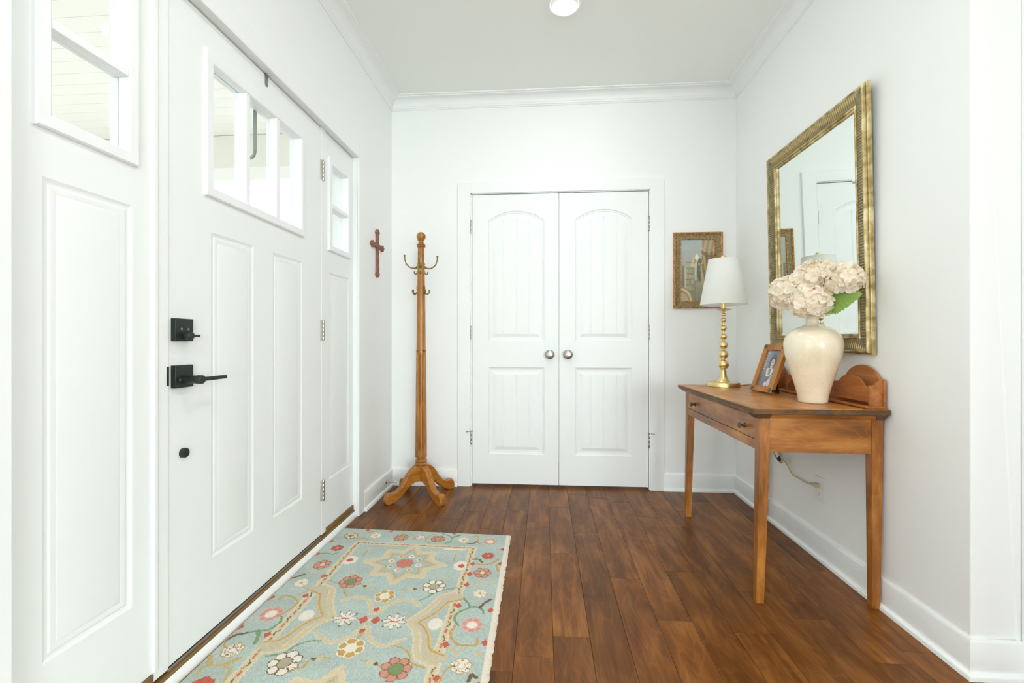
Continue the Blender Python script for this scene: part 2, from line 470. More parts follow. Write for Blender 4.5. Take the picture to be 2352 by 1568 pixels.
# plain boards behind the camera
MB().box(XW, XE, YN, -0.602, -0.004, -0.0005).box(PX0 + 13 * PW, XE, -0.602, YC + 0.1, -0.004, -0.0005).build('floor_boards', 'floor', bed)

# ---- ceiling
struct(MB().box(-1.6, XE + 0.1, YN, 3.9, ZC, ZC + 0.06).build('ceiling', 'ceiling'), 'plain pale off-white ceiling of the entry hall', 'ceiling')

# ---- walls
OY0, OY1, OZ = 0.825, 2.565, 2.115            # rough opening of the front door unit
w = MB()
w.box(XW - 0.15, XW, YN, -1.7, 0, ZC); w.box(XW - 0.15, XW, 0.2, OY0, 0, ZC); w.box(XW - 0.15, XW, -1.7, 0.2, 0, 0.30); w.box(XW - 0.15, XW, -1.7, 0.2, 2.30, ZC); w.box(XW - 0.15, XW, OY1, YB + 0.15, 0, ZC); w.box(XW - 0.15, XW, OY0, OY1, OZ, ZC)
struct(w.build('wall_left', 'wall', smooth=0), 'white painted wall around the front door', 'wall')
CX0, CX1, CZ = -0.515, 0.729, 2.062           # closet opening
w = MB()
w.box(XW, CX0, YB, YB + 0.12, 0, ZC); w.box(CX1, XR + 0.1, YB, YB + 0.12, 0, ZC); w.box(CX0, CX1, YB, YB + 0.12, CZ, ZC)
struct(w.build('wall_back', 'wall', smooth=0), 'white painted back wall around the closet doors', 'wall')
w = MB().box(XW - 0.15, XR + 0.1, 3.78, 3.9, 0, ZC)
struct(w.build('wall_closet', 'wall', smooth=0), 'dim rear wall inside the closet', 'wall')
w = MB()
w.add([(XR, YC, 0), (XR, YB + 0.12, 0), (XR, YB + 0.12, ZC), (XR, YC, ZC), (XR + 0.14, YC, 0), (XR + 0.14, YB + 0.12, 0), (XR + 0.14, YB + 0.12, ZC), (XR + 0.14, YC, ZC)],
      [(0, 1, 2, 3), (4, 7, 6, 5), (0, 3, 7, 4), (1, 5, 6, 2), (3, 2, 6, 7), (0, 4, 5, 1)])
w.box(XR + 0.14, XE, YC, YC + 0.14, 0, ZC)
struct(w.build('wall_right', 'wall', smooth=0, bevel=0.004), 'white painted right wall with the gilt mirror', 'wall')
w = MB()
w.box(XW - 0.15, -0.95, YN - 0.12, YN, 0, ZC); w.box(1.05, 1.85, YN - 0.12, YN, 0, ZC); w.box(4.35, XE, YN - 0.12, YN, 0, ZC)
w.box(-0.95, 1.05, YN - 0.12, YN, 2.48, ZC); w.box(1.85, 4.35, YN - 0.12, YN, 2.48, ZC); w.box(-0.95, 1.05, YN - 0.12, YN, 0, 0.22); w.box(1.85, 4.35, YN - 0.12, YN, 0, 0.22)
struct(w.build('wall_rear', 'wall', smooth=0), 'white rear wall of the room behind the camera', 'wall')
w = MB().box(XE, XE + 0.1, YN, -2.8, 0, ZC).box(XE, XE + 0.1, 0.2, YC + 0.14, 0, ZC).box(XE, XE + 0.1, -2.8, 0.2, 2.25, ZC)
struct(w.build('wall_far', 'wall', smooth=0), 'white wall on the far right of the open room', 'wall')

# ---- crown moulding, mitred round the hall
prof = [(0, -.079), (.006, -.079), (.009, -.074), (.009, -.071), (.014, -.068), (.016, -.062), (.016, -.058)]
for k in range(9):
    a = k / 8 * PI / 2
    prof.append((.066 - .048 * math.cos(a), -.014 - .042 * (1 - math.sin(a))))
prof += [(.070, -.013), (.070, -.009), (.084, -.007), (.084, 0)]
rings = []
for i, path in enumerate([lambda o: (XW + o, YN), lambda o: (XW + o, YB - o), lambda o: (XR - o, YB - o), lambda o: (XR - o, YC - o), lambda o: (1.4445, YC - o)]):
    rings.append([(*path(o), ZC + z) for o, z in prof])
crown = MB(); crown.loft(rings, closed=False, cap=False)
struct(crown.build('trim_1', 'trim', smooth=30), 'white stepped crown moulding under the ceiling', 'trim')

# ---- baseboards with quarter-round shoe
BH = 0.113
bprof = [(0, BH), (.009, BH), (.0135, BH - .006), (.0135, .021), (.017, .0205), (.023, .017), (.027, .010), (.0285, 0), (0, 0)]
def baseboard(name, pts, label):
    """pts: functions offset -> (x, y)"""
    rings = [[(*p(o), z) for o, z in bprof] for p in pts]
    struct(MB().loft(rings).build(name, 'trim', smooth=50), label, 'baseboard')
baseboard('baseboard_left', [lambda o: (XW + o, 2.618), lambda o: (XW + o, YB - o)], 'white baseboard between the front door and the corner')
baseboard('baseboard_back', [lambda o: (XW + o, YB - o), lambda o: (-0.606, YB - o)], 'white baseboard behind the coat stand')
baseboard('baseboard_corner', [lambda o: (0.817, YB - o), lambda o: (XR - o, YB - o)], 'short white baseboard below the framed print')
baseboard('baseboard_right', [lambda o: (XR - o, YB - o), lambda o: (XR - o, YC - o), lambda o: (1.4445, YC - o)], 'long white baseboard on the right wall behind the table')
baseboard('baseboard_near', [lambda o: (XW + o, YN), lambda o: (XW + o, 0.742)], 'white baseboard left of the front door unit')

# short wall at the right edge, added to keep light off the wall end
struct(MB().box(1.445, 1.57, 0.0, YC - 0.001, 0, ZC).build('wall_shade_pier', 'wall', smooth=0), 'sliver of white wall at the right edge, added to shade the wall end', 'wall')

# ---- casing and frame of the front door unit
t = MB()
CF = XW + 0.013
t.box(XW, CF, 0.745, 0.832, 0, 2.18); t.box(XW, CF, 2.541, 2.617, 0, 2.18); t.box(XW, CF, 0.832, 2.541, 2.090, 2.18)
struct(t.build('trim_2', 'trim', bevel=0.0015), 'flat white casing around the front door unit', 'trim')
t = MB()
t.box(XW - 0.15, XW + 0.001, 0.822, 0.838, 0, OZ); t.box(XW - 0.15, XW + 0.001, 2.541, 2.566, 0, OZ)
t.box(XW - 0.15, XW + 0.001, 0.838, 2.541, 2.093, OZ)
t.box(XD - 0.06, XD + 0.004, 1.1985, 1.2495, 0.05, 2.093); t.box(XD - 0.06, XD + 0.002, 2.1695, 2.213, 0.05, 2.093)
t.box(XD + 0.0, XD + 0.009, 1.1965, 1.209, 0.078, 2.093)
struct(t.build('trim_3', 'trim', bevel=0.0015), 'white door frame with its two mullion posts', 'trim')
strike = MB().box(XD - 0.012, XD + 0.0055, 1.243, 1.2505, 0.888, 0.945).build('strike_plate', 'black', bpy.data.objects['trim_3'], bevel=0.001)
# brown wooden sill, metal threshold, filler strips under the sidelights
s = MB().box(XW - 0.17, -1.099, 0.84, 2.541, 0, 0.040)
sill = s.build('trim_4', 'sill', bevel=0.003)
struct(sill, 'brown wooden sill under the front door', 'sill')
MB().box(XD - 0.03, XD + 0.006, 0.842, 1.1975, 0.040, 0.074).build('filler_strip', 'sill', sill, bevel=0.002)
MB().box(XD - 0.03, XD + 0.006, 2.2135, 2.540, 0.040, 0.067).build('filler_strip', 'sill', sill, bevel=0.002)
MB().box(XD - 0.05, XD + 0.004, 1.25, 2.169, 0.040, 0.049).build('threshold_strip', 'alu', sill, bevel=0.002)
MB().box(XD - 0.05, XD - 0.002, 1.25, 2.169, 0.047, 0.0525).build('door_seal', 'gap', sill)
sh = MB(); sh.prism([(0, 0), (.014, 0), (.013, .012), (.009, .022), (.003, .030), (0, .031)], 0.80, 2.556, lambda a, b, c: (-1.1 + a, c, b))
struct(sh.build('trim_5', 'trim', smooth=60), 'white shoe moulding along the front door sill', 'trim')

# ---- panelled faces
def cells(holes, u0, u1, v0, v1):
    us = sorted({u0, u1} | {x for h in holes for x in h[:2]}); vs = sorted({v0, v1} | {x for h in holes for x in h[2:4]})
    for a, b in zip(us, us[1:]):
        for c, d in zip(vs, vs[1:]):
            m, n = (a + b) / 2, (c + d) / 2
            if not any(h[0] < m < h[1] and h[2] < n < h[3] for h in holes):
                yield a, b, c, d
def slab(mb, rect, panels, lites, fn, thick, rings):
    """door slab: fn(u, v, depth); panels are (u0,u1,v0,v1[,spring]) carved, lites are holes right through"""
    u0, u1, v0, v1 = rect
    for a, b, c, d in cells([p[:4] for p in panels] + lites, *rect):
        mb.add([fn(a, c, 0), fn(b, c, 0), fn(b, d, 0), fn(a, d, 0)], [(0, 1, 2, 3)])
    for a, b, c, d in cells(lites, *rect):
        mb.add([fn(a, c, -thick), fn(b, c, -thick), fn(b, d, -thick), fn(a, d, -thick)], [(3, 2, 1, 0)])
    for a, b, c, d in [rect] + lites:
        P = [(a, c), (b, c), (b, d), (a, d)]
        for i in range(4):
            p, q = P[i], P[(i + 1) % 4]
            mb.add([fn(*p, 0), fn(*q, 0), fn(*q, -thick), fn(*p, -thick)], [(0, 1, 2, 3)])
    for p in panels:
        a, b, c, d = p[:4]; spring = p[4] if len(p) > 4 else None
        if spring is None:
            out = lambda i: [(a + i, c + i), (b - i, c + i), (b - i, d - i), (a + i, d - i)]
        else:
            cx = (a + b) / 2; hw = (b - a) / 2; rise = d - spring
            R = (hw * hw + rise * rise) / (2 * rise); zc = d - R
            def out(i, cx=cx, hw=hw, R=R, zc=zc, a=a, b=b, c=c):
                n = 16; pts = [(a + i, c + i), (b - i, c + i)]
                for k in range(n + 1):
                    x = (hw - i) * (1 - 2 * k / n); pts.append((cx + x, zc + math.sqrt((R - i) ** 2 - x * x)))
                return pts
            top = out(0)[2:]
            for k in range(len(top) - 1):
                mb.add([fn(*top[k], 0), fn(top[k][0], d, 0), fn(top[k + 1][0], d, 0), fn(*top[k + 1], 0)], [(0, 1, 2, 3)])
        RR = [[fn(x, z, dep) for x, z in out(i)] for i, dep in rings]
        mb.loft(RR, cap=False)
        li, ld = rings[-1]
        if spring is None and len(p) <= 5 and not p[5:]:
            o = out(li); mb.add([fn(x, z, ld) for x, z in o], [tuple(range(len(o)))])
        yield p, out, li, ld
def grooved(mb, a, b, bottom, topf, gro, fn, ld, gw=0.0035, gd=0.0028):
    xs = [(a, 0), (b, 0)]
    for g in gro: xs += [(g - gw, 0), (g - gw * .3, -gd), (g + gw * .3, -gd), (g + gw, 0)]
    for k in range(1, 24):
        x = a + (b - a) * k / 24
        if min(abs(x - g) for g in gro) > gw * 1.2: xs.append((x, 0))
    xs.sort()
    for (x, p), (y, q) in zip(xs, xs[1:]):
        mb.add([fn(x, bottom, ld + p), fn(y, bottom, ld + q), fn(y, topf(y), ld + q), fn(x, topf(x), ld + p)], [(0, 1, 2, 3)])

fnL = lambda u, v, d: (XD + d, u, v)                       # faces +X
ring_f = [(0, 0), (.005, -.0025), (.010, -.0042), (.014, -.0042), (.018, -.0022), (.021, -.0020), (.031, -.0036), (.034, -.0026), (.041, -.0012)]
def lite(parent, u0, u1, v0, v1, o0, o1, p0, p1, bars):
    """raised glazing frame (outer rect), opening rect, bars inside; glass behind"""
    fr = MB(); dep = 0.012
    def fq(i, d): return [fnL(u0 + i, v0 + i, d), fnL(u1 - i, v0 + i, d), fnL(u1 - i, v1 - i, d), fnL(u0 + i, v1 - i, d)]
    inn = lambda d, i=0: [fnL(o0 + i, p0 + i, d), fnL(o1 - i, p0 + i, d), fnL(o1 - i, p1 - i, d), fnL(o0 + i, p1 - i, d)]
    fr.loft([fq(0, 0), fq(0.0, .008), fq(.004, dep), inn(dep, -.004), inn(dep - .003), inn(-.040), inn(-.046, .0)], cap=False)
    fr.build('glazing_frame', 'vinyl', parent, smooth=20)
    for r in bars:
        MB().box(XD - 0.038, XD + 0.009, r[0], r[1], r[2], r[3]).build('glazing_bar', 'vinyl', parent, bevel=0.002)
    return
def pane(parent, a, b, c, d):
    MB().box(XD - 0.024, XD - 0.020, a, b, c, d).build('pane', 'glass', parent, smooth=0)
def slab_obj(name, rect, panels, lites, label):
    mb = MB()
    for _ in slab(mb, rect, panels, [(a - .004, b + .004, c - .004, d + .004) for a, b, c, d in lites], fnL, 0.044, ring_f): pass
    return struct(mb.build(name, 'door', smooth=20), label, 'door' if name.startswith('door') else 'window')

# front door
door1 = slab_obj('door_1', (1.2530, 2.1665, 0.054, 2.087), [(1.425, 1.645, .293, 1.386), (1.768, 1.991, .293, 1.386)], [(1.424, 1.968, 1.533, 1.945)],
                 'white front door with a three-pane window and black lever handle')
lite(door1, 1.392, 1.994, 1.500, 1.984, 1.424, 1.968, 1.533, 1.945, [(1.590, 1.612, 1.533, 1.945), (1.780, 1.802, 1.533, 1.945)])
for a, b in ((1.424, 1.590), (1.612, 1.780), (1.802, 1.968)): pane(door1, a, b, 1.533, 1.945)
# sidelights
win1 = slab_obj('window_1', (0.8395, 1.1975, 0.075, 2.090), [(0.918, 1.136, .30, 1.387)], [(0.930, 1.118, 1.527, 1.945)],
                'white sidelight left of the front door, two stacked panes over a panel')
lite(win1, 0.898, 1.148, 1.494, 1.984, 0.930, 1.118, 1.527, 1.945, [(0.930, 1.118, 1.724, 1.746)])
pane(win1, 0.930, 1.118, 1.527, 1.724); pane(win1, 0.930, 1.118, 1.746, 1.945)
win2 = slab_obj('window_2', (2.2140, 2.5400, 0.068, 2.088), [(2.252, 2.486, .305, 1.379)], [(2.268, 2.458, 1.520, 1.940)],
                'narrow white sidelight right of the front door, two stacked panes over a panel')
lite(win2, 2.234, 2.490, 1.490, 1.974, 2.268, 2.458, 1.520, 1.940, [(2.268, 2.458, 1.716, 1.738)])
pane(win2, 2.268, 2.458, 1.520, 1.716); pane(win2, 2.268, 2.458, 1.738, 1.940)

# front door hinges: leaf + knuckles with gaps
for z in (1.879, 1.076, 0.272):
    hg = MB().box(XD - 0.002, XD + 0.0015, 2.160, 2.1725, z - .051, z + .051).build('hinge', 'nickel', door1, bevel=0.0008)
    for k in range(5):
        a = z - .051 + k * .0206
        MB().lathe([(.0062, a), (.0066, a + .001), (.0066, a + .0190), (.0062, a + .0200)], 14, (XD + .007, 2.1785, 0)).build('knuckle', 'nickel', hg)

# deadbolt and lever
def screw(parent, y, z, x):
    MB().lathe([(.0042, 0), (.0042, .0012), (.0026, .0016), (.0022, .0006), (0, .0006)], 12, (x, y, z), 'x').build('screw', 'steel', parent)
db = MB().box(XD, XD + .016, 1.2615, 1.3300, 1.0205, 1.0890).build('deadbolt', 'black', door1, bevel=0.0012)
tt = MB().lathe([(.0115, 0), (.0115, .020), (.0095, .023), (0, .023)], 20, (XD + .016, 1.298, 1.037), 'x')
tt.box(XD + .030, XD + .036, 1.298, 1.334, 1.0335, 1.0405)
tt.build('thumb_turn', 'black', db, bevel=0.001)
screw(db, 1.283, 1.057, XD + .016); screw(db, 1.309, 1.057, XD + .016)
lv = MB().box(XD, XD + .016, 1.2615, 1.3300, 0.8790, 0.9475).build('lever_handle', 'black', door1, bevel=0.0012)
tt = MB().lathe([(.0125, 0), (.0125, .036), (.0135, .040), (.0135, .056), (.0115, .059), (0, .059)], 20, (XD + .016, 1.296, .9035), 'x')
tt.build('lever_hub', 'black', lv)
MB().box(XD + .058, XD + .068, 1.303, 1.4110, .8975, .9095).build('lever', 'black', lv, bevel=0.002)
screw(lv, 1.277, .903, XD + .016)
MB().lathe([(.0148, 0), (.0148, .009), (.0138, .0115), (0, .0115)], 28, (XD, 1.3065, .6765), 'x').build('door_viewer_button', 'black', door1)

# ---- closet doors
fnB = lambda u, v, d: (u, YB - 0.001 - d, v)                   # faces -Y, depth negative = into the wall
ring_c = [(0, 0), (.003, -.0035), (.007, -.006), (.012, -.0065), (.016, -.0095), (.030, -.0095), (.033, -.0085), (.052, -.003)]
def closet_leaf(name, u0, u1, pa, pb, grooves, label, knob_x, hinge_x, catch_x):
    mb = MB(); pan = [(pa, pb, 1.021, 1.936, 1.868), (pa, pb, .228, .838)]
    for p, out, li, ld in slab(mb, (u0, u1, .019, 2.052), [pan[0] + (1,), pan[1] + (None, 1)], [], fnB, .035, ring_c):
        o = out(li); zb = p[2] + li
        if p[4] is None: topf = lambda x, t=p[3] - li: t
        else:
            hw = (p[1] - p[0]) / 2; rise = p[3] - p[4]; R = (hw * hw + rise * rise) / (2 * rise); zc = p[3] - R; cx = (p[0] + p[1]) / 2
            topf = lambda x, R=R - li, zc=zc, cx=cx: zc + math.sqrt(R * R - (x - cx) ** 2)
        grooved(mb, p[0] + li, p[1] - li, zb, topf, grooves, fnB, ld)
    d = struct(mb.build(name, 'door', smooth=20), label, 'door')
    # knob
    k = MB().lathe([(.0325, 0), (.0325, -.003), (.028, -.007), (.014, -.010), (.0115, -.016), (.0115, -.026), (.018, -.030), (.0285, -.036), (.0315, -.043), (.0305, -.050), (.024, -.0545), (.009, -.057), (0, -.0575)], 32, (knob_x, YB - .001, .930), 'y')
    k.build('door_knob', 'nickel', d)
    for i, z in enumerate((1.827, 1.081, .338)):
        h = MB()
        for j in range(3):
            a = z - .045 + j * .0302
            h.lathe([(.0052, a), (.0056, a + .001), (.0056, a + .0285), (.0052, a + .0295)], 12, (hinge_x, YB - .0075, 0))
        h.lathe([(.003, z + .045), (.0046, z + .047), (.0046, z + .050), (0, z + .052)], 12, (hinge_x, YB - .0075, 0))
        h.box(hinge_x - .004, hinge_x + .004, YB - .006, YB + .004, z - .045, z + .045)
        hg = h.build('hinge', 'nickel', d)
        if i == 2:
            sg = 1 if hinge_x > 0 else -1
            s = MB().lathe([(.0075, 0), (.0075, .004)], 14, (hinge_x, YB - .0075, z + .049))
            s.tube([(hinge_x, YB - .0075, z + .051), (hinge_x + sg * .014, YB - .020, z + .051), (hinge_x + sg * .022, YB - .028, z + .051)], .0026, 8)
            s.ball((hinge_x + sg * .026, YB - .031, z + .051), .0062, 12, 8)
            s.tube([(hinge_x, YB - .0075, z + .051), (hinge_x - sg * .008, YB - .016, z + .051)], .004, 8)
            s.build('hinge_stop', 'nickel', hg)
    MB().box(catch_x - .028, catch_x + .028, YB - .0015, YB + .02, 2.0525, 2.0565).build('catch_plate', 'steel', d)
    return d
closet_leaf('door_2', -0.5035, 0.1045, -.388, .004, (-.2825, -.1925, -.1025), 'left leaf of the white closet double door', .042, -.5095, .065)
closet_leaf('door_3', 0.1075, 0.7155, .219, .608, (.3245, .4135, .5025), 'right leaf of the white closet double door', .168, .7215, .185)
t = MB()
t.box(-.605, -.5145, YB - .018, YB, 0, 2.1365); t.box(.7265, .817, YB - .018, YB, 0, 2.1365)
t.prism([(-.5145, 2.062), (.7265, 2.062), (.7265, 2.1365), (-.5145, 2.1365)], 0, .018, lambda a, b, c: (a, YB - c, b))
struct(t.build('trim_6', 'trim', smooth=0, bevel=0.0016), 'flat white casing around the closet doors', 'trim')
t = MB().box(CX0, CX0 + .0065, YB - .004, YB + .12, 0, CZ).box(CX1 - .0075, CX1, YB - .004, YB + .12, 0, CZ).box(CX0, CX1, YB - .004, YB + .12, CZ - .0045, CZ + .001)
t.box(CX0, CX1, YB + .038, YB + .050, CZ - .02, CZ)
struct(t.build('trim_7', 'trim', smooth=0), 'white jamb lining the closet opening', 'trim')

# ---- porch outside the front door
pg = MB().box(-16, XW - .17, -6, 10, -.25, -.12)
struct(pg.build('ground', 'concrete'), 'pale concrete porch outside the front door', 'ground')
pc = MB().box(-9.0, XW - .15, -3, 4.75, 3.25, 3.35).build('porch_ceiling', 'porch_white')
struct(pc, 'cream boarded porch ceiling seen through the sidelight', 'ceiling')
for k in range(36):
    y0 = -0.6 + k * .15
    MB().box(-9.0, XW - .16, y0 + .0015, y0 + .1485, 3.243, 3.25).build('board', 'porch_board', pc)
pb = MB().box(-9.0, XW - .16, 4.60, 4.75, 2.885, 3.237).build('porch_beam', 'porch_beam')
struct(pb, 'tan porch beam seen through the front door panes', 'beam')
MB().box(-9.05, XW - .16, 4.585, 4.76, 2.752, 2.885).build('beam_trim', 'porch_white', pb)

# ================================================================== THINGS
def moved(mb, loc):
    mb.v = [(x - loc[0], y - loc[1], z - loc[2]) for x, y, z in mb.v]; return mb

# ---- recessed ceiling light
RLX, RLY = 0.106, 2.297
rl = thing('recessed_light', 'lit round recessed downlight in the hall ceiling', 'light', (RLX, RLY, ZC))
MB().lathe([(.0, -.002), (.070, -.002), (.074, -.007), (.080, -.008), (.086, -.005), (.088, 0)], 48).build('trim_ring', 'trim', rl)
MB().lathe([(0, -.010), (.044, -.010), (.050, -.007), (.053, -.001)], 40, (0.001, .028, 0)).build('lens', 'lens', rl)
lamp = area_light('downlight_lamp', (0.001, .028, -0.014), (0, 0, 0), 0.10, 0.10, 2.2, WARM, 'DISK'); lamp.parent = rl

# ---- painted grids
def grid_mesh(name, W, H, nx, nz, cols, mat, parent=None, thick=0.0):
    """flat picture in local x/z, facing -y; cols: (nz+1, nx+1, 3) sRGB"""
    vs = []; fs = []
    for j in range(nz + 1):
        for i in range(nx + 1):
            vs.append((-W / 2 + W * i / nx, 0, H * j / nz))
    for j in range(nz):
        for i in range(nx):
            a = j * (nx + 1) + i; fs.append((a, a + 1, a + nx + 2, a + nx + 1))
    me = bpy.data.meshes.new(name); me.from_pydata(vs, [], fs)
    set_cols(me, cols.reshape(-1, 3)); me.materials.append(M[mat])
    o = bpy.data.objects.new(name, me); COL.objects.link(o)
    if parent is not None: o.parent = parent
    return o
def set_cols(me, c):
    c = np.clip(np.asarray(c, float), 0, 255) / 255.0
    lin = np.where(c <= 0.04045, c / 12.92, ((c + 0.055) / 1.055) ** 2.4)
    a = me.color_attributes.new('Col', 'FLOAT_COLOR', 'POINT')
    buf = np.ones((len(lin), 4), np.float32); buf[:, :3] = lin
    a.data.foreach_set('color', buf.ravel())

# ---- runner rug
def rug_colours(P, Q):
    """woven pattern; P across from the door side, Q from the far end (metres)"""
    per = 0.830; C0 = 0.449
    Qm = np.where(Q > 1.13, 0.347 + np.abs(((Q - 0.347 + per / 2) % per) - per / 2), Q)
    X, Y = P, Qm
    img = np.zeros(P.shape + (3,))
    rs = np.random.default_rng(3)
    base = np.array([181, 195, 188.])
    tone = 5 * np.sin(Y * 34) * np.sin(X * 11 + 1) + rs.normal(0, 8, P.shape)
    img[:] = base; img += tone[..., None]
    jit = 0.0022
    X = X + rs.normal(0, 1, P.shape) * jit * 0.5; Y = Y + rs.normal(0, 1, P.shape) * jit * 0.5
    cream, white, gold, salmon, red = (226, 211, 180), (236, 228, 214), (201, 160, 84), (211, 146, 128), (200, 92, 68)
    green, brown, beige, tan, pink = (128, 154, 112), (112, 92, 56), (196, 192, 172), (212, 196, 160), (216, 150, 136)
    def put(mask, c, a=1.0):
        img[mask] = img[mask] * (1 - a) + (np.array(c, float) + rs.normal(0, 4, (int(mask.sum()), 1))) * a
    def near(pts, w):
        d = np.full(P.shape, 9.0)
        for (a, b), (c, e) in zip(pts, pts[1:]):
            L = (c - a) ** 2 + (e - b) ** 2 + 1e-9
            t = np.clip(((X - a) * (c - a) + (Y - b) * (e - b)) / L, 0, 1)
            d = np.minimum(d, np.hypot(X - a - t * (c - a), Y - b - t * (e - b)))
        return d < w
    def curve(pts):
        return [(p[0], p[1]) for p in spline([(a, b, 0) for a, b in pts], 5)]
    def stroke(pts, w, c, edge=None, a=1.0):
        k = curve(pts) if len(pts) > 2 else pts
        if edge is not None: put(near(k, w + 0.0028), edge, a)
        put(near(k, w), c, a)
    def flower(p, q, r, petal, line, mid, midr, n=8, inner=None):
        dx, dy = X - p, Y - q; rho = np.hypot(dx, dy * 0.94); th = np.arctan2(dy, dx) + p * 9
        R = r * (0.86 + 0.16 * np.abs(np.cos(th * n / 2)))
        put(rho < R, line); put((rho < R - 0.0035) & (np.abs(np.sin(th * n / 2)) < 0.965), petal)
        if inner is not None: put(rho < r * 0.66, inner); put((rho < r * 0.60) & (np.abs(np.cos(th * n / 2)) > 0.2), petal)
        put(rho < r * midr + 0.003, line); put(rho < r * midr, mid)
    # ---- inner border: cream rectangle line with a red and brown twig in it
    L0, R0, T0 = 0.152, 0.738, 0.169; W = 0.0125
    bm = (np.abs(X - L0) < W) & (Y > T0 - W) | (np.abs(X - R0) < W) & (Y > T0 - W) | (np.abs(Y - T0) < W * .85) & (X > L0 - W) & (X < R0 + W)
    bm2 = (np.abs(X - L0) < W + .006) & (Y > T0 - W) | (np.abs(X - R0) < W + .006) & (Y > T0 - W) | (np.abs(Y - T0) < W * .85 + .005) & (X > L0 - W) & (X < R0 + W)
    put(bm2, cream); put(bm, (214, 200, 166))
    for k, xx in ((0, L0), (1, R0)):
        tw = np.abs(X - xx - .004 * np.sin(Y * 150 + k)) < .0026
        ph = (Y * 13 + k * .4) % 1.0
        put(tw & (Y > T0) & (ph < .5), brown); put((np.abs(X - xx) < .0042) & (Y > T0) & (ph > .58) & (ph < .9), (206, 116, 92))
    tw = np.abs(Y - T0 - .003 * np.sin(X * 150)) < .0022; ph = (X * 15) % 1.0
    put(tw & (X > L0) & (X < R0) & (ph < .5), brown); put((np.abs(Y - T0) < .0036) & (X > L0) & (X < R0) & (ph > .6) & (ph < .92), (206, 116, 92))
    # ---- eight-pointed medallions
    def star(cx, cy, ra, rb, s):
        th = np.arctan2(Y - cy, X - cx); k = np.abs(((th / (PI / 4)) + 0.5) % 1.0 - 0.5) * 2
        R = rb + (ra - rb) * (1 - np.clip(k * 1.15, 0, 1)) ** 1.15
        big = np.abs(((th / (PI / 2)) + 0.5) % 1.0 - 0.5) * 2
        R = R * (1 - 0.13 * np.clip(big, 0, 1) * (1 - k))
        return np.hypot(X - cx, (Y - cy) * 1.06) < R * s * (1 + .02 * np.sin(th * 40))
    for cy in (0.347, 1.177):
        put(star(C0, cy, .202, .135, 1.0), cream); put(star(C0, cy, .202, .135, .97), (220, 202, 166)); put(star(C0, cy, .200, .128, .80), beige)
        put(star(C0, cy, .200, .124, .70), gold); put(star(C0, cy, .200, .122, .655), base - 2)
        for k in range(8):
            a = k * PI / 4 + .2; x, y = C0 + .068 * math.cos(a), cy + .066 * math.sin(a)
            put(np.hypot(X - x, Y - y) < .0145, cream if k % 2 else white); put(np.hypot(X - x - .002, Y - y) < .0065, [red, gold, salmon, green][k % 4])
        flower(C0, cy, .039, (210, 132, 116), (196, 98, 76), gold, .18, 8)
    # ---- half medallions against the inner border
    sr = [(0.722, 0.566), (0.676, 0.590), (0.650, 0.665), (0.630, 0.705), (0.594, 0.759), (0.630, 0.800), (0.650, 0.850), (0.660, 0.900), (0.678, 0.935), (0.722, 0.955)]
    for pts in (sr, [(2 * C0 - a, b) for a, b in sr]):
        sg = 1 if pts[0][0] > C0 else -1
        inn = [(a + sg * .026, 0.762 + (b - 0.762) * .86) for a, b in pts]
        put(near(inn, .022), (204, 190, 160)); put(near(pts, .0150), cream); put(near(pts, .0095), tan); put(near([(a + sg * .020, b) for a, b in pts], .0055), beige)
        put(near([(a + sg * .034, 0.762 + (b - .762) * .80) for a, b in pts], .0036), gold)
        put(np.hypot((X - C0 - sg * .243) * 1.0, (Y - .762) * .8) < .026, white)
    # ---- scrolls from the red cross in the centre
    for sx in (1, -1):
        fx = lambda pts: [(C0 + sx * (a - C0), b) for a, b in pts]
        stroke(fx([(0.603, 0.661), (0.568, 0.633), (0.533, 0.628), (0.498, 0.651), (0.473, 0.690), (0.459, 0.725)]), .0062, tan, cream)
        stroke(fx([(0.459, 0.80), (0.478, 0.850), (0.512, 0.884), (0.546, 0.892), (0.579, 0.870), (0.608, 0.854)]), .0062, tan, cream)
        stroke(fx([(0.596, 0.628), (0.622, 0.600), (0.648, 0.560), (0.722, 0.522)]), .0032, gold if sx < 0 else green)
        stroke(fx([(0.572, 0.888), (0.615, 0.898), (0.645, 0.925), (0.660, 0.959), (0.709, 0.977)]), .0038, gold if sx > 0 else green)
        stroke(fx([(0.500, 0.560), (0.545, 0.556), (0.590, 0.530)]), .0026, gold); stroke(fx([(0.500, 0.965), (0.545, 0.969), (0.580, 0.995)]), .0026, gold)
        put(np.hypot(X - C0 - sx * .090, Y - .551) < .012, tan); put(np.hypot(X - C0 - sx * .106, Y - .549) < .008, brown)
        put(np.hypot(X - C0 - sx * .085, Y - .972) < .012, tan); put(np.hypot(X - C0 - sx * .103, Y - .974) < .008, brown)
        put(np.hypot(X - C0 - sx * .215, Y - .235) < .013, tan); put(np.hypot(X - C0 - sx * .20, Y - .45) < .012, tan)
        stroke(fx([(.665, .245), (.668, .30)]), .0026, gold)
        # half flowers on the border line
        d = np.hypot(X - C0 - sx * .262, (Y - .344) * .9); put((d < .036) & (np.abs(X - C0) < .285), white); put((d < .015) & (np.abs(X - C0) < .285), red)
    for qq in ((.700), (.824)): put(np.hypot(X - C0 + (.0 if qq < .76 else .004), (Y - qq) * .8) < .0105, red)
    for dx in (-.024, .022): put((np.abs(X - C0 - dx) + np.abs(Y - .763) * .8) < .019, red)
    put(np.hypot(X - C0, Y - .763) < .008, cream)
    stroke([(C0, .835), (C0 - .004, .880)], .005, gold)
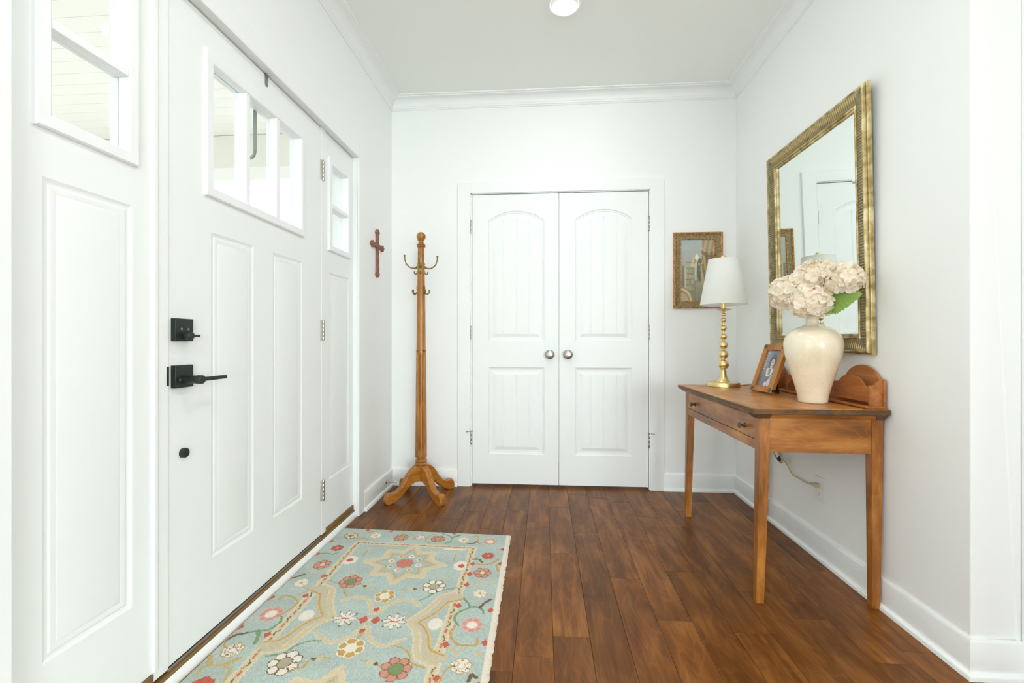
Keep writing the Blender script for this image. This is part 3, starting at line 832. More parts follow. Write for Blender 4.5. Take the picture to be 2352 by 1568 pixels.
    for lx in (.355, .539):
        th = np.arctan2(Y - .763, X - lx); rho = np.hypot(X - lx, Y - .763); R = .018 + .030 * np.abs(np.cos(th * 4)) ** 1.3
        put(rho < R, brown); put(rho < R - .005, white); put((np.abs(X - lx) < .015) & (np.abs(Y - .763) < .0042), red)
    # ---- flowers
    kinds = {'cr': (cream, brown, red, .22, 8, None), 'wh': (white, (206, 186, 140), gold, .14, 7, None), 'so': (salmon, (140, 96, 70), (190, 164, 96), .42, 7, None),
             'wr': (white, (206, 130, 120), white, .3, 6, None), 'pw': (pink, (222, 186, 172), white, .46, 7, None), 'rd': (red, (178, 84, 62), cream, .2, 6, None),
             'sc': (salmon, (140, 100, 72), cream, .3, 6, None), 'wg': (white, (186, 156, 96), white, .3, 7, brown), 'sg': (salmon, (140, 104, 70), (126, 148, 100), .46, 7, None),
             'wb': (white, brown, (176, 170, 140), .40, 7, None), 'gw': (gold, white, white, .40, 6, None)}
    for t, p, q, r in [('cr', .082, .095, .036), ('wh', .212, .082, .032), ('so', .35, .091, .038), ('wr', .448, .081, .026), ('so', .543, .088, .038), ('wh', .676, .085, .032), ('pw', .812, .09, .036),
                       ('rd', .074, .234, .030), ('sc', .081, .399, .040), ('wh', .068, .553, .031), ('pw', .070, .767, .043), ('wg', .061, .963, .035), ('rd', .071, 1.115, .036),
                       ('rd', .819, .238, .030), ('sc', .813, .395, .040), ('wh', .824, .553, .029), ('pw', .823, .754, .040), ('wg', .820, .956, .034), ('rd', .822, 1.115, .036),
                       ('sg', .269, .523, .048), ('wb', .629, .523, .048), ('gw', .450, .611, .042), ('gw', .443, .912, .046), ('wb', .264, 1.0, .052), ('sg', .621, .990, .050)]:
        k = kinds[t]; flower(p, q, r, k[0], k[1], k[2], k[3], k[4], k[5])
    # ---- border vines and buds
    for pts, c, wd in [([(.764, .765), (.755, .799), (.767, .836), (.792, .860), (.828, .863), (.854, .853), (.852, .824)], gold, .0042),
                       ([(.041, .678), (.051, .651), (.078, .652), (.119, .674), (.131, .698), (.125, .731), (.107, .776)], gold, .0036),
                       ([(.118, .778), (.131, .803), (.125, .839), (.109, .858), (.078, .865), (.054, .877)], green, .0044), ([(.082, .864), (.101, .889), (.112, .923)], green, .0065),
                       ([(.777, .762), (.754, .730), (.757, .694), (.782, .667), (.815, .646), (.848, .660), (.853, .684)], green, .0044), ([(.765, .594), (.789, .627), (.798, .653)], green, .005),
                       ([(.027, 1.072), (.021, 1.051), (.042, 1.033), (.085, 1.031), (.115, 1.05), (.128, 1.094)], (196, 176, 112), .005), ([(.035, 1.03), (.010, .997)], (196, 176, 112), .008), ([(.081, 1.025), (.107, .996)], (196, 176, 112), .009),
                       ([(.004, .864), (.002, .908), (.016, .943), (.033, .952)], gold, .0032), ([(.764, 1.05), (.775, .985), (.792, .958)], gold, .003),
                       ([(.008, .922), (.017, .894), (.051, .877)], brown, .0055), ([(.853, 1.016), (.858, .989), (.875, .999)], brown, .006), ([(.836, .649), (.854, .612), (.875, .590)], brown, .006),
                       ([(.756, .280), (.779, .277), (.799, .302)], brown, .0055), ([(.006, .520), (.023, .506), (.043, .486)], brown, .0055),
                       ([(.873, .268), (.836, .314), (.779, .323)], gold, .0048), ([(.866, .321), (.882, .375)], gold, .005), ([(.123, .118), (.153, .119), (.183, .128)], gold, .005), ([(.154, .055), (.191, .029)], gold, .006),
                       ([(.551, .019), (.609, .063), (.610, .120), (.587, .130)], green, .0036), ([(.613, .063), (.651, .030)], green, .006), ([(.514, .035), (.484, .068), (.486, .117), (.510, .138)], gold, .0036),
                       ([(.384, .044), (.411, .059), (.421, .107)], gold, .0036), ([(.70, .05), (.745, .04), (.75, .10), (.77, .125)], gold, .0036), ([(.70, .125), (.73, .118), (.745, .095)], brown, .0045),
                       ([(.02, .30), (.05, .29), (.085, .30), (.10, .275)], green, .0036), ([(.05, .45), (.085, .47), (.12, .45), (.135, .42)], (214, 196, 164), .0045), ([(.09, .58), (.125, .60), (.10, .64)], gold, .003),
                       ([(.79, .44), (.84, .47), (.88, .45)], (206, 198, 156), .005), ([(.775, .50), (.83, .50)], (206, 198, 156), .004), ([(.77, .885), (.80, .90)], (204, 190, 150), .007), ([(.86, .885), (.875, .905)], (204, 190, 150), .008),
                       ([(.30, 1.018), (.33, 1.012), (.334, .983)], gold, .0032), ([(.42, .18), (.35, .19), (.26, .188)], (206, 150, 136), .0028), ([(.60, .19), (.70, .192)], white, .006)]:
        stroke(pts, wd, c)
    for p, q in [(.145, .020), (.275, .021), (.615, .015), (.009, .167), (.008, .303), (.008, .665), (.006, .849), (.885, .168), (.884, .309), (.880, .661), (.881, .843), (.885, 1.03), (.759, .410), (.760, .495), (.753, .644), (.752, .864), (.755, 1.013), (.134, .640), (.134, .490), (.128, .878), (.759, .322)]:
        put((np.abs(X - p) + np.abs(Y - q) * .75) < .0135, red)
    # ---- cream selvage
    put((P > 0.888) | (Q < 0.008), (232, 222, 206)); put(P < 0.003, (216, 200, 186))
    return img

PS = np.concatenate([np.arange(-0.0035, 0.912, 0.003), [0.912]])
QS = np.concatenate([np.arange(0, 1.17, 0.003), np.arange(1.17, 2.30, 0.012)])
PP, QQ = np.meshgrid(PS, QS)
rc = rug_colours(PP, QQ)
edge = np.minimum(np.minimum(PP - PS[0], PS[-1] - PP), np.minimum(QQ, QS[-1] - QQ))
zz = 0.0025 + 0.0085 * np.clip(edge / 0.010, 0, 1) ** 0.5 + RNG.normal(0, 0.00035, PP.shape) + 0.0006 * np.sin(PP * 60 + 3 * np.sin(QQ * 23)) * np.sin(QQ * 52)
wob = 0.0010 * np.sin(QQ * 90) + 0.0008 * np.sin(QQ * 211) + RNG.normal(0, .0006, PP.shape)
Pw = PP + np.where(PP > 0.9, wob, 0); Qw = QQ + np.where(QQ < 0.006, 0.0012 * np.sin(PP * 75) + RNG.normal(0, .0006, PP.shape), 0)
RX = -1.082 + .9995 * Pw + .0065 * Qw; RY = 2.360 - .0322 * Pw - Qw
ny, nx = PP.shape
idx = np.arange(ny * nx).reshape(ny, nx)
faces = np.stack([idx[:-1, :-1], idx[1:, :-1], idx[1:, 1:], idx[:-1, 1:]], -1).reshape(-1, 4)
RLOC = (-0.63, 1.25, 0)
vs = np.stack([RX - RLOC[0], RY - RLOC[1], zz], -1).reshape(-1, 3)
me = bpy.data.meshes.new('runner_rug'); me.from_pydata(vs.tolist(), [], faces.tolist()); set_cols(me, rc.reshape(-1, 3))
me.shade_smooth(); me.materials.append(M['rug'])
rug = bpy.data.objects.new('runner_rug', me); rug.location = RLOC; COL.objects.link(rug)
tag(rug, 'pale blue wool runner rug with floral medallions along the front door', 'rug')

# ---- coat stand
CS = (-0.808, 2.908, 0)
cs = thing('coat_stand', 'golden oak coat stand with brass hooks in the corner', 'coat stand', CS)
top = [(.018, .206), (.050, .203), (.080, .188), (.108, .158), (.134, .118), (.162, .085), (.192, .066), (.216, .061), (.230, .066), (.246, .067), (.260, .057), (.268, .038), (.269, .016), (.262, 0)]
bot = [(.236, 0), (.210, .006), (.178, .020), (.146, .042), (.116, .070), (.088, .092), (.058, .104), (.018, .106)]
lp = MB().prism(top + bot, -.021, .021, lambda a, b, c: (a, c, b)).build('leg', 'coat_x', cs, smooth=40, bevel=0.004, seg=3)
for k, ang in enumerate((-135, -43, 47, 137)):
    o = lp if k == 0 else copy_part(lp, cs)
    o.rotation_euler = (0, 0, math.radians(ang)); o.scale = (.95, 1, 1)
hub = MB().lathe([(.026, .104), (.030, .108), (.030, .205), (.030, .208)], 8).build('hub', 'coat_z', cs, smooth=20, bevel=0.002)
def torus_prof(pairs): return pairs
MB().lathe([(.024, .205), (.034, .208), (.0385, .214), (.0385, .219), (.034, .2245), (.031, .226), (.036, .229), (.039, .2355), (.036, .2425), (.028, .2455), (.026, .252), (.030, .256)], 36).build('turned_ring', 'coat_z', cs)
def flut(z, a):
    f = min(1, max(0, (z - .285) / .03)) * min(1, max(0, (.948 - z) / .02))
    c = math.cos(12 * a)
    return 1 - .20 * f * max(0, c) ** 1.1
zs = [.252, .256, .262, .275] + [.285 + .01 * k for k in range(4)] + list(np.linspace(.33, .92, 14)) + [.928, .936, .942, .948, .955]
MB().lathe([((.030 if z < .254 else .0355 if z < .258 else .0378) if z < .27 else .0378 - (z - .27) * .0098, z) for z in zs], 168, flute=flut).build('fluted_column', 'coat_z', cs, smooth=30)
MB().lathe([(.0300, .953), (.0335, .955), (.0335, .960), (.0300, .962)], 36).build('collar', 'antique', cs)
MB().lathe([(.0302, .960), (.0295, 1.05), (.0270, 1.30), (.0232, 1.50), (.0220, 1.592), (.0226, 1.5935), (.0226, 1.5965), (.0216, 1.598), (.0212, 1.640)], 36).build('upper_column', 'coat_z', cs)
fin = [(.0212, 1.638), (.0275, 1.642), (.0290, 1.646), (.0275, 1.650), (.0240, 1.651), (.0285, 1.654), (.0290, 1.657), (.0240, 1.662), (.0185, 1.668), (.0165, 1.672), (.0180, 1.674), (.0165, 1.677), (.0160, 1.682), (.0235, 1.685), (.0225, 1.688)]
for k in range(13):
    a = -.86 + k / 12 * (PI / 2 + .86); fin.append((max(.0305 * math.cos(a), 0), 1.7115 + .0300 * math.sin(a)))
MB().lathe(fin, 36).build('ball_finial', 'coat_z', cs)
def coat_hook(ang, small=False):
    m = MB()
    if not small:
        m.box(.0205, .0245, -.008, .008, 1.470, 1.538)
        m.tube(spline([(.022, 0, 1.512), (.034, 0, 1.504), (.062, 0, 1.503), (.090, 0, 1.522), (.103, 0, 1.550), (.106, 0, 1.578)], 6), [.0095, .009, .0085, .008, .0072, .0065, .006, .0055, .005, .005, .0046, .0046, .0045, .0044, .0043, .0042, .0042, .0041, .0041, .0040, .0040, .0040, .0040, .0040, .0040, .0040, .0040, .0040, .0040, .0040, .0040][:31], 10)
        m.ball((.1065, 0, 1.582), .0068, 14, 10)
        m.tube(spline([(.023, 0, 1.486), (.026, 0, 1.470), (.034, 0, 1.464), (.042, 0, 1.467), (.044, 0, 1.476)], 5), .0036, 8)
        m.ball((.0442, 0, 1.477), .0045, 10, 8)
        m.ball((.0245, 0, 1.530), .0035, 8, 6); m.ball((.0245, 0, 1.478), .0035, 8, 6)
    else:
        m.box(.0250, .0290, -.007, .007, 1.335, 1.388)
        for s in (-1, 1):
            m.tube(spline([(.027, 0, 1.345), (.034, s * .004, 1.333), (.044, s * .012, 1.331), (.051, s * .019, 1.340), (.052, s * .021, 1.352)], 6), .0040, 8)
            m.ball((.0525, s * .0212, 1.354), .0060, 12, 8)
        m.ball((.029, 0, 1.380), .003, 8, 6); m.ball((.029, 0, 1.366), .003, 8, 6)
    o = m.build('coat_hook', 'antique', cs); o.rotation_euler = (0, 0, ang)
for a in (math.radians(196), math.radians(12), math.radians(-82), math.radians(98)): coat_hook(a)
coat_hook(math.radians(-158), True); coat_hook(math.radians(-25), True)

# ---- cross on the left wall
cr = thing('wall_cross', 'ornate rust-red iron cross on the wall beside the coat stand', 'cross', (XW, 2.838, 1.44))
def crp(mb, y0, y1, z0, z1, d0, d1): return mb.box(d0, d1, y0, y1, z0, z1)
m = MB(); crp(m, -.0125, .0125, .028, .272, .002, .016); col = m.build('upright', 'cross', cr, bevel=0.002)
m = MB(); crp(m, -.075, .075, .186, .210, .002, .017); arm = m.build('cross_bar', 'cross', cr, bevel=0.002)
def fleur(parent, y, z, dy, dz):
    m = MB(); px, pz = -dz, dy
    for t, r, s in ((.000, .0125, 0), (.010, .0085, .0135), (.010, .0085, -.0135), (.022, .0088, 0), (.015, .007, .007), (.015, .007, -.007)):
        m.lathe([(r, .002), (r, .013), (r * .7, .018), (0, .0195)], 18, (0, y + dy * t + px * s, z + dz * t + pz * s), 'x')
    m.build('fleur_tip', 'cross', parent)
fleur(col, 0, .275, 0, 1); fleur(col, 0, .026, 0, -1); fleur(arm, -.074, .198, -1, 0); fleur(arm, .074, .198, 1, 0)
m = MB()
for k in range(14):
    z = .042 + k * .0165
    if abs(z - .198) > .02: m.ball((.0160, .004 * math.sin(k * 2.1), z), .0055, 10, 6, (.7, 1.2, 1))
for k in range(-4, 5):
    m.ball((.0170, k * .0170, .198 + .003 * math.cos(k * 2)), .0060, 10, 6, (.7, 1.2, 1))
m.lathe([(.014, .015), (.014, .020), (.009, .023), (0, .024)], 20, (0, 0, .198), 'x')
m.build('relief', 'cross', cr)

# ---- wreath hanger over the front door
wh = thing('wreath_hanger', 'grey metal wreath hanger hooked over the top of the front door', 'hanger', (XD, 1.723, 2.088))
wm = MB().prism([(-.010, .0028), (.010, .0028), (.010, -.036), (.006, -.045), (-.006, -.045), (-.010, -.036)], .0004, .0022, lambda a, b, c: (c, a, b))
wm.box(-.0475, .0022, -.010, .010, .0004, .0030)
wm.box(-.0475, -.0455, -.010, .010, -.30, .0030)
wm.tube(bez((-.0465, 0, -.30), (-.0465, 0, -.335), (-.085, 0, -.345), (-.088, 0, -.310), 8), .006, 8, 1.0)
wm.build('strap', 'steel', wh, smooth=40)
MB().ball((.0024, 0, -.030), .0032, 10, 6).build('rivet', 'nickel', wh)

# ---- rigid door stop on the left baseboard
ds = thing('door_stop', 'small nickel door stop with white tip behind the coat stand', 'door stop', (XW + .0135, 2.985, .062))
MB().lathe([(.013, 0), (.0125, .003), (.0065, .009), (.005, .018), (.0046, .062)], 18, axis='x').build('rod', 'nickel', ds)
MB().lathe([(.0062, .061), (.008, .063), (.008, .071), (.0066, .074), (0, .0745)], 18, axis='x').build('tip', 'rubber', ds)

# ---- framed print on the back wall
pf = thing('framed_print', 'framed library print in a bronze and olive gilt frame', 'picture', (1.047, YB, 1.244))
PWd, PHt = 0.325, 0.518
fprof = [(0, 0), (0, .014), (.003, .020), (.008, .022), (.013, .020), (.016, .015)]
fprof2 = [(.016, .015), (.020, .013), (.034, .011), (.041, .010)]
fprof3 = [(.041, .010), (.043, .0135), (.047, .0135), (.050, .009), (.051, .004)]
def frame_ring(W, H, prof, side_parts=True):
    """mitred frame; returns list of four MB (bottom, right, top, left), local x/z, facing -y, base at z=0"""
    corners = [(-W / 2, 0, 1, 1), (W / 2, 0, -1, 1), (W / 2, H, -1, -1), (-W / 2, H, 1, -1)]
    out = []
    for k in range(4):
        a, b = corners[k], corners[(k + 1) % 4]
        R = [[(c[0] + c[2] * i, -d, c[1] + c[3] * i) for i, d in prof] for c in (a, b)]
        out.append(MB().loft(R, closed=False, cap=False))
    return out
for mb in frame_ring(PWd, PHt, fprof): mb.build('frame_rail', 'gold_bronze', pf, smooth=40)
for mb in frame_ring(PWd, PHt, fprof2): mb.build('frame_panel', 'olive', pf, smooth=40)
for mb in frame_ring(PWd, PHt, fprof3): mb.build('frame_slip', 'gold_bronze', pf, smooth=40)
MB().box(-PWd / 2 + .002, PWd / 2 - .002, -.003, 0, .002, PHt - .002).build('backing', 'gold_bronze', pf)
def art(nx, nz):
    U, V = np.meshgrid(np.linspace(0, 1, nx + 1), np.linspace(0, 1, nz + 1)); V = 1 - V     # V from the top
    r = np.random.default_rng(5); im = np.zeros(U.shape + (3,))
    im[:] = (168, 168, 152)
    im += (np.array([170, 182, 180.]) - im) * np.clip(1 - V * 2.2, 0, 1)[..., None]
    im += (np.array([118, 116, 92.]) - im) * (np.clip((V - .55) * 1.6, 0, .75))[..., None]
    def put(m, c, a=1.0): im[m] = im[m] * (1 - a) + np.array(c, float) * a
    put(np.hypot((U - .13) * 1.4, (V - .13) * 2.6) < .13, (196, 200, 190), .22)
    put((U > .03) & (U < .10) & (V > .42), (112, 104, 78), .7)
    sh = (U > .14) & (U < .40) & (V > .36) & (V < .90)
    put(sh, (140, 134, 108))
    for k, z0 in enumerate((.36, .45, .54, .63, .72)):
        u = .155
        while u < .37:
            bw = r.uniform(.012, .026); hh = r.uniform(.045, .078); tn = r.uniform(.72, 1.0)
            put((U > u) & (U < u + bw) & (V > z0 + .085 - hh) & (V < z0 + .084), np.array([216, 208, 182.]) * tn, .75)
            u += bw + r.uniform(.002, .008)
        put((U > .14) & (U < .38) & (np.abs(V - z0 - .088) < .005), (186, 174, 142), .8)
    put((U > .12) & (U < .15) & (V > .46) & (V < .86), (200, 186, 152))
    put((np.abs(U - .47) < .18 * np.clip((V - .20) / .2, .1, 1)) & (V > .22) & (V < .44) & (U < .60), (208, 196, 168), .85)
    put(np.hypot((U - .47) * 1.1, V - .29) < .05, (232, 222, 196))
    put(np.hypot((U - .42) * 1.0, V - .36) < .045, (160, 150, 120))
    put((U > .40) & (U < .46) & (V > .38) & (V < .68), (204, 190, 160), .8)
    put((U > .38) & (U < .56) & (V > .66) & (V < .70), (150, 138, 108))
    fig = (np.abs(U - .555) < .085 * np.sqrt(np.clip(1 - ((V - .49) / .19) ** 2, 0, 1)))
    put(fig, (92, 108, 102))
    put((U > .50) & (U < .57) & (V > .385) & (V < .42), (188, 160, 136), .8)
    put((U > .46) & (U < .50) & (V > .72), (170, 156, 128), .7)
    put((U > .40) & (U < .44) & (V > .68), (140, 128, 100), .8)
    ch = np.hypot((U - .02) * 1.0, (V - 1.02) * 1.3)
    put(ch < .34, (166, 150, 116)); put((ch < .30) & (ch > .26), (214, 200, 168)); put(ch < .20, (186, 172, 140))
    cur = U > .60 + .035 * np.sin(V * 9) + .03 * (V > .5)
    fold = 128 + 26 * np.sin(U * 44 + 3 * np.sin(V * 6)) + 10 * r.normal(size=U.shape)
    im[cur] = np.stack([fold * 1.18, fold * 1.02, fold * .74], -1)[cur]
    put((U > .60) & (V < .20), (196, 182, 150), .45); put((np.abs(V - .235 - .05 * np.sin(U * 9)) < .03) & (U > .60), (120, 98, 62), .7)
    e = np.abs(U - (.635 + .035 * np.sin(V * 9))) < .016
    put(e & (np.sin(V * 260) > -.1) & (V > .25), (208, 184, 128))
    im += r.normal(0, 5, U.shape)[..., None]
    return im
pic = grid_mesh('print', PWd - .098, PHt - .098, 90, 160, art(90, 160), 'print', pf); pic.location = (0, -.006, .049)

# ---- gilt mirror on the right wall (hangs tilted forward a little at the top)
MW, MH = 0.775, 1.075
mr = thing('wall_mirror', 'large rectangular mirror in a ribbed gold frame above the table', 'mirror', (XR - .0045, 2.232, .967), (math.radians(1.15), 0, -PI / 2))
# local: x runs along the wall towards the camera, -y points into the room, z up
mp_out = [(0, 0), (0, .0135), (.002, .0165), (.0045, .0165), (.006, .0140), (.0065, .0135), (.007, .0180), (.008, .0250), (.010, .0285), (.0130, .0295), (.016, .0285), (.018, .0265), (.019, .0255)]
cove = []
for k in range(9):
    a = k / 8; cove.append((.019 + .045 * a, .0250 - .0105 * a ** 1.3))
mp_in = [(.064, .0145), (.0645, .0170), (.067, .0190), (.0705, .0188), (.073, .0160), (.074, .0125), (.0765, .0132), (.080, .0132), (.0835, .0100), (.085, .0050)]
sides = []
for k, mb in enumerate(frame_ring(MW, MH, mp_out)):
    sides.append(mb.build('frame_side', 'gold', mr, smooth=50))
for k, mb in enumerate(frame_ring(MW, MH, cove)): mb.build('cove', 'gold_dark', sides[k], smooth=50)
for k, mb in enumerate(frame_ring(MW, MH, mp_in)): mb.build('inner_moulding', 'gold', sides[k], smooth=50)
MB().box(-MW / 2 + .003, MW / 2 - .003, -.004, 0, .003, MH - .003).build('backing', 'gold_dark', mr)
# glass with a bevelled border
gl = MB(); g0, g1 = .084, .109
def q(i, d): return [(-MW / 2 + i, -d, i), (MW / 2 - i, -d, i), (MW / 2 - i, -d, MH - i), (-MW / 2 + i, -d, MH - i)]
gl.loft([q(g0, .0050), q(g1, .0056)], cap=False); gl.add(q(g1, .0056), [(0, 1, 2, 3)])
gl.build('mirror_glass', 'mirror', mr, smooth=0)
# ribs: one shared mesh, laid across the cove
rb = MB(); rings = []
for k in range(9):
    i, d = cove[k]; a = k / 8; w = .0042 * math.sin(PI * (.10 + .80 * a)) ** .5; hgt = .0036 * math.sin(PI * (.06 + .88 * a)) ** .6
    rings.append([(-w, -(d - .0008), i), (-w * .6, -(d + hgt * .75), i), (0, -(d + hgt), i), (w * .6, -(d + hgt * .75), i), (w, -(d - .0008), i)])
rb.loft(rings, closed=False, cap=False)
rib0 = rb.build('rib', 'gold', sides[0], smooth=60)
def lay_ribs(side, n, length, full, fn):
    for k in range(n):
        s = (k + .5) / n * length - length / 2
        room = full / 2 - abs(s)                         # distance to the mitred corner
        t = min(1.0, (room - .019) / .045)
        loc, rot = fn(s)
        o = rib0 if (side == 0 and k == 0) else copy_part(rib0, sides[side])
        off = Matrix.Rotation(rot[1], 3, 'Y') @ Vector((0, 0, .019 * (1 - t)))
        o.location = Vector(loc) + off; o.rotation_euler = rot; o.scale = (1, 1, t)
HW, HH = MW - .052, MH - .052
lay_ribs(0, 61, HW, MW, lambda s: ((s, 0, 0), (0, 0, 0)))
lay_ribs(1, 87, HH, MH, lambda s: ((MW / 2, 0, MH / 2 + s), (0, -PI / 2, 0)))
lay_ribs(2, 61, HW, MW, lambda s: ((s, 0, MH), (0, PI, 0)))
lay_ribs(3, 87, HH, MH, lambda s: ((-MW / 2, 0, MH / 2 + s), (0, PI / 2, 0)))

# ---- outlet
ou = thing('wall_outlet', 'white duplex wall outlet under the table with a plug in it', 'outlet', (XR, 2.2105, .322))
MB().box(-.005, 0, -.0365, .0365, -.060, .060).build('cover_plate', 'outlet', ou, bevel=0.0025)
body = MB().box(-.0068, -.004, -.0170, .0170, -.034, .034).build('receptacle', 'outlet', ou, bevel=0.001)
for zc in (.019, -.019):
    m = MB()
    for dy, hh in ((-.0062, .0080), (.0062, .0066)): m.box(-.0071, -.0066, dy - .0011, dy + .0011, zc + .002 - hh / 2, zc + .002 + hh / 2)
    m.lathe([(.0024, -.0071), (.0024, -.0066)], 10, (0, 0, zc - .0085), 'x')
    m.build('slot', 'slot', body, smooth=0)

# ---- console table
TB = (1.05, 2.25, 0)
tb = thing('console_table', 'golden wooden console table with one long drawer and tapered legs', 'table', TB)
TX0, TX1, TY0, TY1, TZ = .800, 1.2935, 1.768, 2.738, .763
def tp(mb, name, mat, parent=None, **kw): return moved(mb, TB).build(name, mat, parent or tb, **kw)
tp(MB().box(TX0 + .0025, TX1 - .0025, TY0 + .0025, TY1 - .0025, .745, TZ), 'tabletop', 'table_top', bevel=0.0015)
def rect_ring(i, z): return [(TX0 + i, TY0 + i, z), (TX1 - i, TY0 + i, z), (TX1 - i, TY1 - i, z), (TX0 + i, TY1 - i, z)]
ed = MB(); R = [rect_ring(.0030, .7618)]
for k in range(3):
    z = .7610 - k * .0066
    R += [rect_ring(.0012, z), rect_ring(0, z - .0014), rect_ring(0, z - .0042), rect_ring(.0012, z - .0054), rect_ring(.0034, z - .0057), rect_ring(.0034, z - .0064)]
R += [rect_ring(.004, .741), rect_ring(.02, .741)]
ed.loft(R, cap=False); tp(ed, 'edge_moulding', 'table_dark', smooth=25)
bm_ = MB().loft([rect_ring(.008, .7412), rect_ring(.012, .7390), rect_ring(.020, .729), rect_ring(.030, .7225), rect_ring(.060, .7225)], cap=False)
tp(bm_, 'bed_moulding', 'table_x', smooth=30)
for x0, x1, y0 in ((.8055, .870, 1.7735), (1.246, 1.2895, 1.7735)):
    m = MB().hexa([(x0 + .019, y0 + .0195, .7215), (x1 - .001, y0 + .0195, .7215), (x1 - .001, y0 + .060, .7215), (x0 + .019, y0 + .060, .7215)],
                  [(x0, y0 - .0005, .7405), (x1, y0 - .0005, .7405), (x1, y0 + .060, .7405), (x0, y0 + .060, .7405)])
    tp(m, 'corner_block', 'table_dark')
LEG = [((.833, .873), (1.797, 1.837), (.825, .855), (1.805, 1.835)), ((1.249, 1.2875), (1.797, 1.837), (1.249, 1.2780), (1.797, 1.827)),
       ((.833, .873), (2.664, 2.704), (.825, .855), (2.666, 2.696)), ((1.249, 1.2875), (2.664, 2.704), (1.249, 1.278), (2.674, 2.704))]
for (tx, ty, bx, by) in LEG:
    zm = .585
    rect = lambda X, Y, z: [(X[0], Y[0], z), (X[1], Y[0], z), (X[1], Y[1], z), (X[0], Y[1], z)]
    m = MB().loft([rect(bx, by, 0), rect(tx, ty, zm), rect(tx, ty, .7225)])
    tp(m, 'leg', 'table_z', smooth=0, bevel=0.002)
tp(MB().box(.870, 1.252, 1.803, 1.823, .590, .7225), 'side_apron', 'table_x', bevel=0.001)
tp(MB().box(.870, 1.252, 2.680, 2.698, .590, .7225), 'side_apron', 'table_x', bevel=0.001)
tp(MB().box(1.262, 1.280, 1.835, 2.668, .590, .7225), 'back_apron', 'table_y', bevel=0.001)
tp(MB().box(.836, .856, 1.837, 2.664, .594, .6320), 'lower_rail', 'table_y', bevel=0.001)
tp(MB().box(.850, .860, 1.837, 2.664, .631, .7225), 'drawer_gap_shade', 'gap')  # near-black sheet standing for the shade in the gap round the drawer
dr = tp(MB().box(.8355, .853, 1.8385, 2.6625, .6345, .7222), 'drawer', 'table_y', bevel=0.0012)
for y in (1.925, 2.538):
    k = MB().lathe([(.0095, .8362), (.0100, .834), (.0085, .8315), (.0058, .828), (.0054, .822), (.0075, .817), (.0115, .8135), (.0125, .811), (.0118, .8085), (0, .8078)], 24, (0, y, .672), 'x')
    tp(k, 'drawer_knob', 'table_dark', dr)

# ---- table lamp
LP = (1.023, 2.634, TZ)
lm = thing('table_lamp', 'brass table lamp with stacked balls and a white tapered shade', 'lamp', LP)
MB().lathe([(.0850, 0), (.0873, .002), (.0873, .022), (.0850, .0255), (.036, .028)], 56).build('base', 'brass', lm)
st = [(.0405, .0275), (.0405, .030), (.037, .034), (.029, .043), (.0225, .055), (.0185, .070), (.0175, .084), (.0185, .090), (.0175, .0935), (.0125, .0945)]
MB().lathe([(r_ * .9, z_) for r_, z_ in st], 40).build('foot', 'brass', lm)
def zrel(y): return CAM_H + (784 - y) / 402.3 - TZ
for y, r in ((722.0, 5.3), (734.8, 6.7), (753.1, 8.2), (772.7, 8.4), (792.3, 10.3), (813.7, 11.3), (836.7, 12.8)):
    r /= 438.0; z = zrel(y)
    m = MB(); pr = []
    for k in range(15):
        a = -1.22 + k / 14 * 2.44; pr.append((r * math.cos(a), z + r * .97 * math.sin(a)))
    m.lathe(pr, 96, flute=lambda h_, a_: 1 - .022 * abs(math.sin(8 * a_)) ** .5 + .022); m.lathe([(r * .33, z - r * 1.12), (r * .46, z - r * .98), (r * .42, z - r * .9)], 24)
    m.build('ball', 'brass', lm)
z0 = zrel(845)
MB().tube([(0, 0, z0), (0, 0, zrel(700))], .0035, 12).build('rod', 'brass', lm)
zd = zrel(712.5)
MB().lathe([(.004, zd - .008), (.016, zd - .004), (.036, zd), (.045, zd + .004), (.046, zd + .006), (.036, zd + .004), (.014, zd + .003), (.013, zd + .003)], 40).build('drip_dish', 'brass', lm)
MB().lathe([(.0125, zd + .002), (.0135, zd + .006), (.0135, zd + .062), (.0165, zd + .066), (.0165, zd + .10), (.012, zd + .104)], 28).build('socket', 'brass', lm)
zb, zt = zrel(699), zrel(597)
sh = MB(); sh.lathe([(.1245, zb), (.0800, zt)], 72); sh.f = sh.f[:72]
MB.build(sh, 'shade', 'shade', lm, smooth=60)
for zz_, rr_ in ((zb, .1243), (zt, .0798)):
    rim = MB(); rim.lathe([(rr_ - .0006, zz_ - .002), (rr_ + .0008, zz_ - .002), (rr_ + .0006, zz_ + .003), (rr_ - .0008, zz_ + .003), (rr_ - .0006, zz_ - .002)], 72)
    rim.f = [f for f in rim.f if len(f) == 4]
    rim.build('shade_rim', 'shade', lm)
sp = MB()
for k in range(3):
    a = k * 2 * PI / 3 + .4; sp.tube([(0, 0, zt - .008), (.077 * math.cos(a), .077 * math.sin(a), zt - .004)], .0015, 6)
sp.tube([(.013, 0, zd + .1), (.035, 0, zd + .16), (.030, 0, zt - .05), (0, 0, zt - .008)], .0017, 6); sp.tube([(-.013, 0, zd + .1), (-.035, 0, zd + .16), (-.030, 0, zt - .05), (0, 0, zt - .008)], .0017, 6)
sp.build('harp', 'brass', lm)
MB().lathe([(.003, zt - .010), (.003, zt + .004), (.008, zt + .005), (.0075, zt + .008), (.0118, zt + .013), (.0120, zt + .018), (.0085, zt + .024), (0, zt + .026)], 24).build('finial', 'brass', lm)
MB().lathe([(0, zd + .175), (.018, zd + .168), (.029, zd + .150), (.026, zd + .128), (.014, zd + .108), (.012, zd + .104)], 24).build('bulb', 'outlet', lm)
def L_(p): return (p[0] - LP[0], p[1] - LP[1], p[2] - LP[2])
